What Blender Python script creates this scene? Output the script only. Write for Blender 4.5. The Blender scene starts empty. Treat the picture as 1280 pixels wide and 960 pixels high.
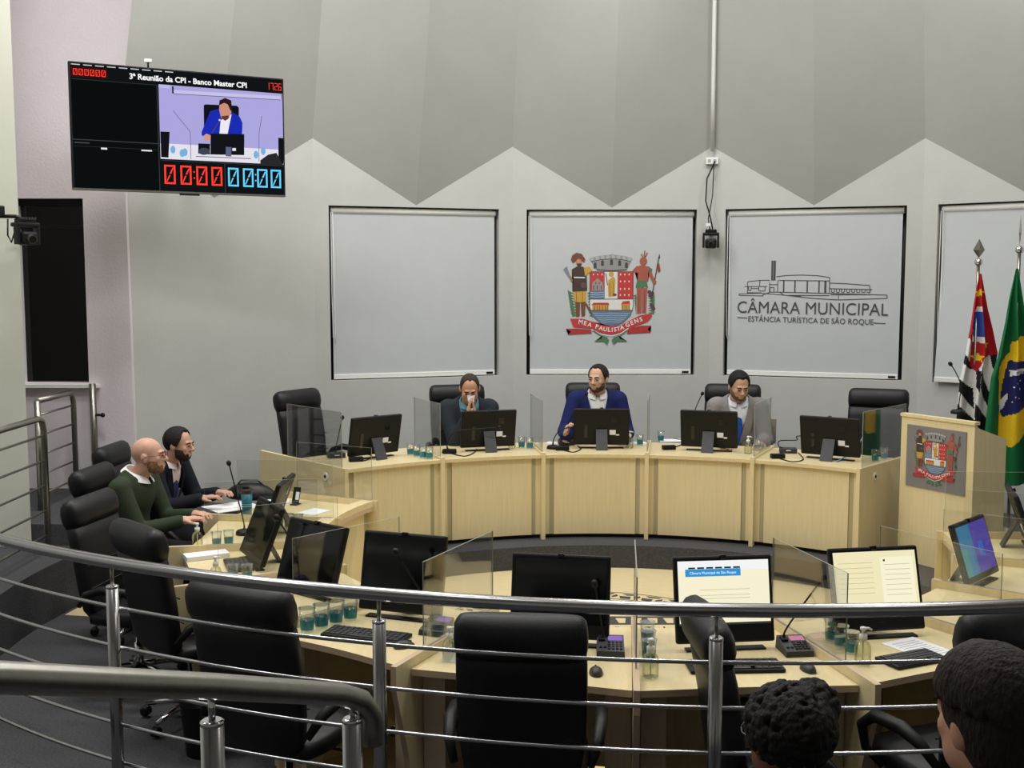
import bpy, bmesh, math, random
import numpy as np
from mathutils import Vector, Matrix, Euler
random.seed(7)
PI = math.pi
R_ = math.radians
scene = bpy.context.scene
COL = scene.collection

# ------------------------------------------------------------------ camera
F_PX, EYE = 1400.0, 2.45
PITCH = math.atan(130 / 1400)
cam_d = bpy.data.cameras.new('camera')
cam_d.sensor_width = 36.0
cam_d.lens = F_PX * 36.0 / 1280.0
cam_d.clip_start = 0.05
cam = bpy.data.objects.new('camera', cam_d)
COL.objects.link(cam)
cam.location = (0, 0, EYE)
cam.rotation_euler = (PI / 2 - PITCH, 0, 0)
scene.camera = cam

# ------------------------------------------------------------------ world, exposure
world = bpy.data.worlds.new('world')
scene.world = world
world.use_nodes = True
world.node_tree.nodes['Background'].inputs[0].default_value = (0.55, 0.58, 0.60, 1)
world.node_tree.nodes['Background'].inputs[1].default_value = 0.10
scene.view_settings.view_transform = 'Standard'
scene.view_settings.look = 'None'
scene.view_settings.gamma = 1.0
scene.view_settings.use_curve_mapping = False
scene.view_settings.exposure = 0.0

# ------------------------------------------------------------------ unseen ceiling lights of the hall, two more added for the left side
CEIL = 6.5
def area(name, loc, sx, sy, power, col=(1.0, 0.99, 0.955), rot=(0, 0, 0)):
    l = bpy.data.lights.new(name, 'AREA')
    l.shape = 'RECTANGLE'; l.size = sx; l.size_y = sy; l.energy = power; l.color = col
    o = bpy.data.objects.new(name, l); COL.objects.link(o)
    o.location = loc; o.rotation_euler = rot
    return o
LIGHTS = [(-1.6, 6.2), (0.9, 6.2), (3.4, 6.2), (-1.7, 9.3), (0.9, 9.9), (3.5, 9.3), (-1.6, 3.2), (0.9, 3.2), (3.4, 3.2), (-2.9, 7.5), (-4.6, 4.6)]  # last two lamps are added to brighten the left pier and column
POW = [62, 62, 62, 70, 80, 70, 24, 24, 24, 100, 84]
for (lx, ly), pw in zip(LIGHTS, POW):
    area('unseen_panel_light', (lx, ly, CEIL - 0.09), 1.15, 0.55, pw)

# ------------------------------------------------------------------ helpers
def lin(c):
    return tuple((x / 12.92 if x <= 0.04045 else ((x + 0.055) / 1.055) ** 2.4) for x in [v / 255 for v in c])

def mat(name, rgb, rough=0.5, metal=0.0, nscale=0, namt=0.0, bump=0.0, bscale=None, stretch=(1, 1, 1), spec=0.5, emit=0.0, coat=0.0, sheen=0.0, coord='Object'):
    m = bpy.data.materials.new(name); m.use_nodes = True
    nt = m.node_tree; b = nt.nodes['Principled BSDF']
    c = lin(rgb)
    b.inputs['Base Color'].default_value = (*c, 1)
    b.inputs['Roughness'].default_value = rough
    b.inputs['Metallic'].default_value = metal
    b.inputs['Specular IOR Level'].default_value = spec
    if coat: b.inputs['Coat Weight'].default_value = coat
    if sheen: b.inputs['Sheen Weight'].default_value = sheen
    if emit:
        b.inputs['Emission Color'].default_value = (*c, 1)
        b.inputs['Emission Strength'].default_value = emit
    if nscale or bump:
        tc = nt.nodes.new('ShaderNodeTexCoord'); mp = nt.nodes.new('ShaderNodeMapping')
        mp.inputs['Scale'].default_value = stretch
        nt.links.new(tc.outputs[coord], mp.inputs[0])
        if namt:
            n = nt.nodes.new('ShaderNodeTexNoise'); n.inputs['Scale'].default_value = nscale
            n.inputs['Detail'].default_value = 5; n.inputs['Roughness'].default_value = 0.6
            nt.links.new(mp.outputs[0], n.inputs['Vector'])
            r = nt.nodes.new('ShaderNodeValToRGB')
            r.color_ramp.elements[0].position = 0.3; r.color_ramp.elements[1].position = 0.7
            r.color_ramp.elements[0].color = (*[max(0, x * (1 - namt)) for x in c], 1)
            r.color_ramp.elements[1].color = (*[min(1, x * (1 + namt)) for x in c], 1)
            nt.links.new(n.outputs[0], r.inputs[0])
            nt.links.new(r.outputs[0], b.inputs['Base Color'])
        if bump:
            n2 = nt.nodes.new('ShaderNodeTexNoise'); n2.inputs['Scale'].default_value = bscale or nscale
            n2.inputs['Detail'].default_value = 3
            nt.links.new(mp.outputs[0], n2.inputs['Vector'])
            bp = nt.nodes.new('ShaderNodeBump'); bp.inputs['Strength'].default_value = bump
            bp.inputs['Distance'].default_value = 0.01
            nt.links.new(n2.outputs[0], bp.inputs['Height'])
            nt.links.new(bp.outputs[0], b.inputs['Normal'])
    return m

def clear_mat(name, tint=(0.93, 0.95, 0.94), gloss=0.10, rough=0.03):
    m = bpy.data.materials.new(name); m.use_nodes = True
    nt = m.node_tree; nt.nodes.clear()
    out = nt.nodes.new('ShaderNodeOutputMaterial'); mx = nt.nodes.new('ShaderNodeMixShader')
    tr = nt.nodes.new('ShaderNodeBsdfTransparent'); gl = nt.nodes.new('ShaderNodeBsdfGlossy')
    lw = nt.nodes.new('ShaderNodeFresnel'); lw.inputs['IOR'].default_value = 1.45
    mul = nt.nodes.new('ShaderNodeMath'); mul.operation = 'MULTIPLY_ADD'
    mul.inputs[1].default_value = 0.45; mul.inputs[2].default_value = gloss * 0.3
    tr.inputs[0].default_value = (*tint, 1); gl.inputs['Roughness'].default_value = rough
    nt.links.new(lw.outputs[0], mul.inputs[0]); nt.links.new(mul.outputs[0], mx.inputs[0])
    nt.links.new(tr.outputs[0], mx.inputs[1]); nt.links.new(gl.outputs[0], mx.inputs[2])
    nt.links.new(mx.outputs[0], out.inputs[0])
    return m

M = {}
M['wall'] = mat('wall_paint', (195, 196, 193), 0.85, nscale=3, namt=0.03, bump=0.12, bscale=60)
M['upper'] = mat('upper_wall_grey', (169, 169, 165), 0.85, nscale=2, namt=0.03, bump=0.08, bscale=50)  # darker grey than the wall panels below
M['pier'] = mat('pier_lit_lilac', (228, 219, 226), 0.85, nscale=3, namt=0.03, bump=0.2, bscale=45)  # brighter lilac light on the pier is put into its colour
M['column'] = mat('column_paint', (226, 226, 212), 0.8, nscale=3, namt=0.02, bump=0.05, bscale=40)
M['ceiling'] = mat('ceiling_paint', (215, 213, 205), 0.9, nscale=4, namt=0.02)
M['carpet'] = mat('charcoal_carpet', (77, 77, 80), 0.95, nscale=90, namt=0.35, bump=0.6, bscale=160, spec=0.15)
M['beige_floor'] = mat('beige_floor', (216, 199, 156), 0.45, nscale=7, namt=0.07, stretch=(1, 6, 1))
M['wood'] = mat('birch_laminate', (229, 212, 167), 0.42, nscale=6, namt=0.05, stretch=(9, 9, 0.55))
M['woodtop'] = mat('birch_laminate_top', (226, 208, 162), 0.36, nscale=5, namt=0.05, stretch=(8, 1.2, 8))
M['woodshade'] = mat('shaded_birch_laminate', (190, 170, 145), 0.45, nscale=6, namt=0.08, stretch=(9, 9, 0.55))  # same birch with its shaded tone put into the colour, for desk legs
M['woodedge'] = mat('laminate_edge', (205, 180, 150), 0.45, nscale=6, namt=0.06)
M['greystrip'] = mat('grey_beige_strip', (178, 168, 135), 0.5, nscale=6, namt=0.05, stretch=(9, 9, 0.5))
M['leather'] = mat('black_leather', (17, 17, 21), 0.45, nscale=14, namt=0.25, bump=0.15, bscale=220, spec=0.4)
M['leather2'] = mat('black_leather_seam', (12, 12, 15), 0.6, nscale=14, namt=0.2)
M['plastic'] = mat('black_plastic', (17, 17, 19), 0.48, nscale=30, namt=0.15, spec=0.3)
M['plastic2'] = mat('dark_grey_plastic', (52, 53, 57), 0.5, nscale=30, namt=0.12)
M['screen_off'] = mat('dark_screen_glass', (5, 5, 7), 0.12, nscale=3, namt=0.1)
M['steel'] = mat('brushed_steel', (176, 175, 178), 0.24, 1.0, nscale=6, namt=0.03)
M['satin'] = mat('satin_steel', (160, 158, 150), 0.34, 1.0, nscale=40, namt=0.08)
M['chrome'] = mat('chrome', (215, 215, 218), 0.12, 1.0, nscale=20, namt=0.04)
M['blind'] = mat('grey_screen_fabric', (196, 200, 203), 0.8, nscale=5, namt=0.02, bump=0.05, bscale=350)
M['white'] = mat('white_plastic', (236, 236, 232), 0.4, nscale=20, namt=0.02)
M['paper'] = mat('paper', (240, 241, 246), 0.8, nscale=8, namt=0.02)
M['ink'] = mat('printed_ink', (62, 62, 66), 0.7, nscale=20, namt=0.1)
M['nightglass'] = mat('dark_night_glass', (4, 4, 5), 0.06, nscale=2, namt=0.2)
M['darkvoid'] = mat('dark_reveal', (70, 70, 68), 0.8, nscale=3, namt=0.05)
M['acrylic'] = clear_mat('clear_acrylic', (0.972, 0.978, 0.972), 0.06)
M['acredge'] = mat('acrylic_edge', (150, 152, 140), 0.3, nscale=10, namt=0.1)
M['cup'] = clear_mat('clear_plastic_cup', (0.91, 0.955, 0.955), 0.25, 0.08)
M['teal'] = mat('teal_print', (40, 128, 140), 0.35, nscale=30, namt=0.25)
M['gel'] = clear_mat('clear_gel_bottle', (0.88, 0.90, 0.80), 0.2, 0.05)

class MB:
    """collects shapes and links them as one mesh object"""
    def __init__(self):
        self.v = []; self.f = []; self.m = []; self.sm = []
    def add(self, vs, fs, mi=0, smooth=False, mx=None):
        o = len(self.v)
        for p in vs:
            p = Vector(p)
            self.v.append(tuple(mx @ p) if mx is not None else tuple(p))
        for f in fs:
            self.f.append([i + o for i in f]); self.m.append(mi); self.sm.append(smooth)
        return self
    def box(self, c, s, mx=None, mi=0, bev=0.0):
        x, y, z = [q / 2 for q in s]
        if bev <= 0:
            vs = [(c[0] + a * x, c[1] + b * y, c[2] + d * z) for a in (-1, 1) for b in (-1, 1) for d in (-1, 1)]
            fs = [(0, 1, 3, 2), (4, 6, 7, 5), (0, 4, 5, 1), (2, 3, 7, 6), (0, 2, 6, 4), (1, 5, 7, 3)]
            return self.add(vs, fs, mi, False, mx)
        bm = bmesh.new(); bmesh.ops.create_cube(bm, size=1)
        for v in bm.verts: v.co = Vector((v.co.x * s[0], v.co.y * s[1], v.co.z * s[2]))
        bmesh.ops.bevel(bm, geom=bm.edges[:], offset=min(bev, min(s) * 0.49), segments=2, affect='EDGES', profile=0.5)
        bm.verts.ensure_lookup_table(); bm.verts.index_update()
        vs = [tuple(v.co + Vector(c)) for v in bm.verts]; fs = [[v.index for v in f.verts] for f in bm.faces]
        bm.free()
        return self.add(vs, fs, mi, False, mx)
    def prism(self, poly, z0, z1, mi=0, mx=None, side=None):
        n = len(poly)
        vs = [(p[0], p[1], z0) for p in poly] + [(p[0], p[1], z1) for p in poly]
        self.add(vs, [list(range(n))[::-1], [i + n for i in range(n)]], mi, False, mx)
        self.add(vs, [(i, (i + 1) % n, (i + 1) % n + n, i + n) for i in range(n)], mi if side is None else side, False, mx)
        return self
    def tube(self, pts, r, n=10, mi=0, cap=True, mx=None, closed=False):
        pts = [Vector(p) for p in pts]; k = len(pts)
        rs = r if isinstance(r, (list, tuple)) else [r] * k
        vs = []; fs = []
        t0 = (pts[1] - pts[0]).normalized()
        up = Vector((0, 0, 1)) if abs(t0.z) < 0.9 else Vector((1, 0, 0))
        for i, p in enumerate(pts):
            if closed: t = (pts[(i + 1) % k] - pts[i - 1]).normalized()
            else: t = (pts[min(i + 1, k - 1)] - pts[max(i - 1, 0)]).normalized()
            s = t.cross(up)
            if s.length < 1e-4: s = t.cross(Vector((0, 1, 0)))
            s.normalize(); up = s.cross(t).normalized()
            for j in range(n):
                a = 2 * PI * j / n
                vs.append(p + s * (math.cos(a) * rs[i]) + up * (math.sin(a) * rs[i]))
        for i in range(k if closed else k - 1):
            for j in range(n):
                a = i * n + j; b = i * n + (j + 1) % n; i2 = (i + 1) % k
                fs.append((a, i2 * n + j, i2 * n + (j + 1) % n, b))
        self.add(vs, fs, mi, True, mx)
        if cap and not closed:
            self.add(vs[:n], [list(range(n))], mi, False, mx); self.add(vs[-n:], [list(range(n))[::-1]], mi, False, mx)
        return self
    def lathe(self, prof, n=16, mi=0, mx=None, c=(0, 0, 0), cap=True):
        vs = []; fs = []
        for r, z in prof:
            for j in range(n):
                a = 2 * PI * j / n
                vs.append((c[0] + r * math.cos(a), c[1] + r * math.sin(a), c[2] + z))
        for i in range(len(prof) - 1):
            for j in range(n):
                fs.append((i * n + j, i * n + (j + 1) % n, (i + 1) * n + (j + 1) % n, (i + 1) * n + j))
        self.add(vs, fs, mi, True, mx)
        if cap:
            self.add(vs[:n], [list(range(n))[::-1]], mi, False, mx); self.add(vs[-n:], [list(range(n))], mi, False, mx)
        return self
    def ball(self, c, r, n=12, mi=0, mx=None):
        rr = r if isinstance(r, (list, tuple)) else (r, r, r)
        vs = []; fs = []; k = n // 2
        for i in range(k + 1):
            t = PI * i / k
            for j in range(n):
                a = 2 * PI * j / n
                vs.append((c[0] + rr[0] * math.sin(t) * math.cos(a), c[1] + rr[1] * math.sin(t) * math.sin(a), c[2] - rr[2] * math.cos(t)))
        for i in range(k):
            for j in range(n):
                fs.append((i * n + j, i * n + (j + 1) % n, (i + 1) * n + (j + 1) % n, (i + 1) * n + j))
        return self.add(vs, fs, mi, True, mx)
    def loft(self, secs, mi=0, mx=None, cap=True):
        n = len(secs[0]); vs = [p for s in secs for p in s]; fs = []
        for i in range(len(secs) - 1):
            for j in range(n):
                fs.append((i * n + j, i * n + (j + 1) % n, (i + 1) * n + (j + 1) % n, (i + 1) * n + j))
        self.add(vs, fs, mi, True, mx)
        if cap:
            self.add(secs[0], [list(range(n))[::-1]], mi, True, mx); self.add(secs[-1], [list(range(n))], mi, True, mx)
        return self
    def build(self, name, mats, parent=None, fix=True):
        me = bpy.data.meshes.new(name)
        me.from_pydata(self.v, [], self.f)
        ms = mats if isinstance(mats, (list, tuple)) else [mats]
        for m_ in ms: me.materials.append(M[m_] if isinstance(m_, str) else m_)
        me.polygons.foreach_set('material_index', self.m)
        me.polygons.foreach_set('use_smooth', self.sm)
        if fix:
            bm = bmesh.new(); bm.from_mesh(me)
            bmesh.ops.remove_doubles(bm, verts=bm.verts, dist=1e-5)
            bmesh.ops.recalc_face_normals(bm, faces=bm.faces); bm.to_mesh(me); bm.free()
        me.update()
        o = bpy.data.objects.new(name, me); COL.objects.link(o)
        if parent is not None: o.parent = parent
        return o

def tag(o, label=None, cat=None, group=None, kind=None):
    if label: o['label'] = label
    if cat: o['category'] = cat
    if group: o['group'] = group
    if kind: o['kind'] = kind
    return o
def empty(name, loc=(0, 0, 0), rz=0.0):
    o = bpy.data.objects.new(name, None); COL.objects.link(o)
    o.empty_display_size = 0.1; o.location = loc; o.rotation_euler = (0, 0, rz)
    return o
def thing(name, label, cat, loc=(0, 0, 0), rz=0.0, group=None):
    return tag(empty(name, loc, rz), label, cat, group)
def dup(o, loc=None, rz=None, label=None, group=None, parent=None):
    c = o.copy(); COL.objects.link(c); c.parent = parent
    if loc is not None: c.location = loc
    if rz is not None: c.rotation_euler = (0, 0, rz)
    if label: c['label'] = label
    if group: c['group'] = group
    for ch in list(o.children): dup(ch, parent=c)
    return c
def struct(o, label=None):
    o['kind'] = 'structure'
    if label: o['label'] = label
    return o

# real positions on horizontal planes were measured from the photograph through this camera
def ray(px, py):
    u = (px - 640) / F_PX; v = (480 - py) / F_PX
    return Vector((u, math.cos(PITCH) + v * math.sin(PITCH), -math.sin(PITCH) + v * math.cos(PITCH)))
def az(px, py, z):
    d = ray(px, py); t = (z - EYE) / d.z
    return Vector((d.x * t, d.y * t, z))
def ay(px, py, Y):
    d = ray(px, py); t = Y / d.y
    return Vector((d.x * t, Y, EYE + d.z * t))

# hall geometry
CW = (1.06, 6.02); RW = 5.983          # faceted wall: centre and inradius
CP = (0.72, 6.60); RP = 3.04           # presiding bench
CR = (0.80, 7.45); RO = 2.92; RI = 2.06  # ring of desks: users' edge and inner edge
DAIS = 0.20
TOP = 0.74                             # desk top height
PT = DAIS + 0.74
def ringp(phi, r):   # phi degrees from straight towards the gallery, positive to the left
    a = R_(phi); return (CR[0] - r * math.sin(a), CR[1] - r * math.cos(a))
def presp(t, r):     # t degrees from the far axis, positive to the right
    a = R_(t); return (CP[0] + r * math.sin(a), CP[1] + r * math.cos(a))
# ================================================================== the room
def flat_poly(name, poly, z0, z1, m, label=None):
    return struct(MB().prism(poly, z0, z1).build(name, m), label)
def arc(cx, cy, r, a0, a1, n):
    return [(cx + r * math.sin(R_(a0 + (a1 - a0) * i / n)), cy + r * math.cos(R_(a0 + (a1 - a0) * i / n))) for i in range(n + 1)]

flat_poly('floor', [(-7.5, -3), (8.5, -3), (8.5, 13), (-7.5, 13)], -0.2, 0.0, 'carpet', 'dark charcoal carpet of the hall')
# beige plenary floor inside the ring of desks and out to the left steps
bp = []
for i in range(181):
    a = -180 + 2 * i
    r = 2.75
    if 98 <= a <= 114: r = 4.12
    bp.append(ringp(a, r))
flat_poly('floor_plenary', bp[:-1], 0.0, 0.006, 'beige_floor', 'beige plenary floor inside the ring of desks')
# floor emblem: printed ring, crown band, battlements, lines
em = MB(); ex, ey = 0.55, 7.42; zf = 0.0066
def fq(mb, pts, z=zf): mb.add([(p[0], p[1], z) for p in pts], [list(range(len(pts)))])
def fring(mb, r0, r1, a0=0, a1=360, n=72):
    for i in range(n):
        b0 = R_(a0 + (a1 - a0) * i / n); b1 = R_(a0 + (a1 - a0) * (i + 1) / n)
        fq(mb, [(ex + r0 * math.sin(b0), ey + r0 * math.cos(b0)), (ex + r1 * math.sin(b0), ey + r1 * math.cos(b0)), (ex + r1 * math.sin(b1), ey + r1 * math.cos(b1)), (ex + r0 * math.sin(b1), ey + r0 * math.cos(b1))])
fring(em, 1.21, 1.225); fring(em, 1.03, 1.045)
for i in range(40):
    a = 2 * PI * i / 40
    def pp(r, da): return (ex + r * math.sin(a + da), ey + r * math.cos(a + da))
    fq(em, [pp(1.06, -0.045), pp(1.13, -0.06), pp(1.13, 0.02), pp(1.06, 0.03)])
    fq(em, [pp(1.15, -0.01), pp(1.19, -0.05), pp(1.20, 0.06), pp(1.165, 0.05)])
    fq(em, [pp(1.08, 0.05), pp(1.12, 0.045), pp(1.17, 0.075), pp(1.12, 0.09)])
for i in range(9):   # crown band with openings
    x0 = ex - 0.05 + i * 0.115
    for (ya, yb) in ((0.36, 0.40), (0.52, 0.56)): fq(em, [(x0, ey + ya), (x0 + 0.115, ey + ya), (x0 + 0.115, ey + yb), (x0, ey + yb)])
    fq(em, [(x0, ey + 0.40), (x0 + 0.035, ey + 0.40), (x0 + 0.02, ey + 0.52), (x0, ey + 0.52)])
    fq(em, [(x0 + 0.08, ey + 0.40), (x0 + 0.115, ey + 0.40), (x0 + 0.115, ey + 0.52), (x0 + 0.095, ey + 0.52)])
    if i % 2 == 0:
        for q in ((x0, 0.20, x0 + 0.012, 0.32), (x0 + 0.11, 0.20, x0 + 0.122, 0.32), (x0, 0.20, x0 + 0.122, 0.215), (x0 - 0.02, 0.30, x0 + 0.03, 0.315)):
            fq(em, [(q[0], ey + q[1]), (q[2], ey + q[1]), (q[2], ey + q[3]), (q[0], ey + q[3])])
for dy in (0.10, 0.15): fq(em, [(ex - 0.75, ey + dy), (ex - 0.02, ey + dy), (ex - 0.02, ey + dy + 0.014), (ex - 0.75, ey + dy + 0.014)])
for i in range(5): fq(em, [(ex - 0.2 + i * .03, ey + 0.2), (ex - 0.19 + i * .03, ey + 0.2), (ex - 0.16 + i * .03, ey + 0.31), (ex - 0.17 + i * .03, ey + 0.31)])
struct(em.build('trim_1', 'ink', fix=False), 'black printed crown emblem on the beige floor')

# dais of the presiding bench
dp = arc(CP[0], CP[1], 2.775, -48, 64, 40) + [(5.9, 9.3), (5.2, 12.6), (-3.0, 12.6), (-3.3, 10.0)]
flat_poly('floor_dais', dp, 0.0, DAIS, 'carpet', 'carpeted dais under the presiding bench')
# carpeted steps on the left
sp = [ringp(a, 4.16) for a in range(40, 131, 5)] + [(-6.5, 11.2), (-6.5, 3.5)]
flat_poly('floor_step', sp, 0.0, 0.40, 'carpet', 'carpeted raised step along the left side')
flat_poly('floor_landing', [(-6.5, 8.52), (-3.42, 8.52), (-3.20, 8.85), (-3.0, 9.5), (-3.0, 10.4), (-6.5, 10.4)], 0.40, 0.57, 'carpet', 'carpeted upper landing below the left pier')

# ---- faceted wall panels
def wp(k, u, z, d=0.0):
    t = R_(20 * k); r = RW - d
    return Vector((CW[0] + r * math.sin(t) + u * math.cos(t), CW[1] + r * math.cos(t) - u * math.sin(t), z))
HW = RW * math.tan(R_(10))
ZV, ZP, ZT = 3.215, 3.85, 6.5
DV, DP = 0.98, 0.66
OPN = (-0.905, 0.905, 1.43, 3.195)
lbl = {-2: 'grey wall panel behind the wall television', -1: 'wall panel with the plain grey blind', 0: 'wall panel with the crest blind', 1: 'wall panel with the lettered blind', 2: 'wall panel behind the flags', 3: 'wall panel at the far right'}
for k in range(-2, 4):
    mb = MB(); u0, u1 = -HW, HW
    if k == -2: u0 = -HW * 0.84
    hole = k in (-1, 0, 1, 2)
    zl = ZP if k != -2 else ZV + (ZP - ZV) * 0.84
    def q(*p): mb.add([wp(k, a, b) for a, b in p], [list(range(len(p)))])
    if hole:
        a, b, c, d = OPN
        q((u0, 0), (a, 0), (a, d), (a, ZV + (ZP - ZV) * abs(a) / HW), (u0, zl))
        q((b, 0), (u1, 0), (u1, ZP), (b, ZV + (ZP - ZV) * abs(b) / HW), (b, d))
        q((a, 0), (b, 0), (b, c), (a, c))
        q((a, d), (0, d), (0, ZV), (a, ZV + (ZP - ZV) * abs(a) / HW))
        q((0, d), (b, d), (b, ZV + (ZP - ZV) * abs(b) / HW), (0, ZV))
        for (p1, p2) in (((a, c), (b, c)), ((b, c), (b, d)), ((b, d), (a, d)), ((a, d), (a, c))):
            mb.add([wp(k, *p1), wp(k, *p2), wp(k, *p2, d=-0.16), wp(k, *p1, d=-0.16)], [(0, 1, 2, 3)])
    else:
        q((u0, 0), (u1, 0), (u1, ZP), (0, ZV), (u0, zl))
    w = struct(mb.build('wall_back', 'wall'), lbl[k])
    # leaning upper facets, one object per facet
    for sgn in (-1, 1):
        if k == -2 and sgn < 0: ue, ze, de = u0, zl, DV + (DP - DV) * 0.84
        else: ue, ze, de = sgn * HW, ZP, DP
        # mitre the top edge along the fold
        ut = ue * (RW - de) / RW
        m2 = MB(); n = 12; vs = []; fs = []
        for j in range(n + 1):
            t = j / n
            va = wp(k, 0, ZV, 0).lerp(wp(k, 0, ZT, DV), t); vb = wp(k, ue, ze, 0).lerp(wp(k, ut, ZT, de), t)
            vs += [va.lerp(vb, i / n) for i in range(n + 1)]
        for j in range(n):
            for i in range(n):
                q0 = j * (n + 1) + i
                fs.append((q0, q0 + 1, q0 + n + 2, q0 + n + 1))
        m2.add(vs, fs, 0, True)
        struct(m2.build('wall_upper', 'upper'), 'leaning grey facet of the upper wall')
    if hole:
        a, b, c, d = OPN
        wn = {-1: 1, 0: 2, 1: 3, 2: 4}[k]
        wm = MB(); wm.add([wp(k, a, c, -0.15), wp(k, b, c, -0.15), wp(k, b, d, -0.15), wp(k, a, d, -0.15)], [(0, 1, 2, 3)])
        win = struct(wm.build('window_%d' % wn, 'nightglass'), 'dark window behind a roller blind')
        fm = MB()
        for uu in (a + 0.02, 0, b - 0.02):
            fm.tube([wp(k, uu, c, -0.135), wp(k, uu, d, -0.135)], 0.02, 4)
        fm.build('window_frame', 'plastic2', win)

# ---- roller blinds
def blind(k, label):
    root = thing('roller_blind', label, 'blind', (0, 0, 0), 0)
    t = R_(20 * k)
    root.location = wp(k, 0, 1.45, -0.05); root.rotation_euler = (0, 0, -t)     # local x along wall, -y to the room
    w = 0.868; h = 1.70
    s = MB(); n = 10; vs = []
    for j in range(n + 1):
        z = 0.02 + (h - 0.04) * j / n
        off = -0.10 * (1 - j / n) ** 2 if k == 2 else 0.0
        vs += [(-w, off, z), (w, off, z)]
    s.add(vs, [(2 * j, 2 * j + 1, 2 * j + 3, 2 * j + 2) for j in range(n)])
    s.add([(x, y + 0.003, z) for x, y, z in vs], [(2 * j, 2 * j + 2, 2 * j + 3, 2 * j + 1) for j in range(n)])
    s.build('fabric', 'blind', root)
    o0 = -0.10 if k == 2 else 0
    MB().box((0, o0, 0.015), (2 * w, 0.022, 0.05), bev=0.006).build('bottom_bar', 'white', root)
    MB().box((w - 0.06, o0 - 0.014, 0.012), (0.07, 0.006, 0.022)).build('bar_tag', 'plastic', root)
    MB().tube([(-w - 0.01, 0.012, h), (w + 0.01, 0.012, h)], 0.034, 14).build('roller_tube', 'white', root)
    for x in (-w - 0.016, w + 0.016): MB().box((x, 0.012, h + 0.005), (0.010, 0.075, 0.075)).build('bracket', 'plastic2', root)
    MB().tube([(-w - 0.012, -0.03, h - 0.02), (-w - 0.014, -0.032, 0.9), (-w - 0.006, -0.034, 0.42), (-w + 0.012, -0.034, 0.36), (-w + 0.020, -0.032, 0.45), (-w + 0.006, -0.03, h - 0.02)], 0.0035, 5).build('pull_chain', 'white', root)
    return root
blind_plain = blind(-1, 'plain grey roller blind with no print in the wall opening')
blind_crest = blind(0, 'grey roller blind printed with the colourful town crest')
blind_text = blind(1, 'grey roller blind printed with a building drawing and town council lettering')
blind_flag = blind(2, 'grey roller blind hanging away from the wall behind the flags')

# ---- left pier with the dark window, leaning upper part
pY = 10.02
pa, pb = -5.2, -3.40
wx0, wx1, wz0, wz1 = -4.40, -3.80, 1.53, 3.17
mb = MB()
def pq(*p): mb.add([(x, pY, z) for x, z in p], [list(range(len(p)))])
pq((pa, 0), (wx0, 0), (wx0, 6.5), (pa, 6.5)); pq((wx1, 0), (pb, 0), (pb - 0.02, 3.2), (pb + 0.24, 6.5), (wx1, 6.5))
pq((wx0, 0), (wx1, 0), (wx1, wz0), (wx0, wz0)); pq((wx0, wz1), (wx1, wz1), (wx1, 6.5), (wx0, 6.5))
for (x0, z0, x1, z1) in ((wx0, wz0, wx1, wz0), (wx1, wz0, wx1, wz1), (wx1, wz1, wx0, wz1), (wx0, wz1, wx0, wz0)):
    mb.add([(x0, pY, z0), (x1, pY, z1), (x1, pY + 0.12, z1), (x0, pY + 0.12, z0)], [(0, 1, 2, 3)])
mb.add([(pb, pY, 0), (pb - 0.02, pY, 3.2), (pb + 0.24, pY, 6.5), (pb + 0.24, pY + 1.2, 6.5), (pb - 0.02, pY + 1.2, 3.2), (pb, pY + 1.2, 0)], [(0, 1, 4, 5), (1, 2, 3, 4)])
struct(mb.build('wall_left_pier', 'pier'), 'pale pier tinted by lilac light beside the dark tall window')
w5 = struct(MB().add([(wx0, pY + 0.11, wz0), (wx1, pY + 0.11, wz0), (wx1, pY + 0.11, wz1), (wx0, pY + 0.11, wz1)], [(0, 1, 2, 3)]).build('window_5', 'nightglass'), 'tall black glass window in the lilac-lit pier')
MB().box(((wx0 + wx1) / 2, pY + 0.09, 2.92), (wx1 - wx0, 0.03, 0.03)).box(((wx0 + wx1) / 2, pY + 0.09, wz1 - 0.03), (wx1 - wx0, 0.03, 0.06)).build('window_frame', 'plastic', w5)
struct(MB().box((-4.2, pY - 0.03, 1.505), (1.0, 0.07, 0.03)).build('trim_2', 'white'), 'white sill under the black window')
# near left column
struct(MB().prism([(-6.5, 8.5), (-3.71, 8.5), (-3.95, 9.0), (-6.5, 9.0)], 0, 6.5).build('wall_left_column', 'column'), 'off-white column edge at the left')
# enclosing walls and ceiling outside the view
struct(MB().box((-6.6, 3.4, 3.25), (0.2, 13, 6.5)).build('wall_left', 'wall'))
struct(MB().box((7.6, 3.4, 3.25), (0.2, 13, 6.5)).build('wall_right', 'wall'))
struct(MB().box((0.5, -3.1, 3.25), (14.4, 0.2, 6.5)).build('wall_gallery', 'wall'))
struct(MB().box((0.5, 5.0, CEIL + 0.1), (16, 16.5, 0.2)).build('ceiling', 'ceiling'))
for i, (lx, ly) in enumerate(LIGHTS):  # housings for every lamp, the two added left ones included
    cl = thing('unseen_light_panel', 'flat rectangular light panel, unseen above the hall', 'ceiling light', (lx, ly, CEIL - 0.07), 0, 'ceiling light panels')
    MB().box((0, 0, 0.03), (1.25, 0.65, 0.06)).build('housing', 'white', cl)

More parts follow.
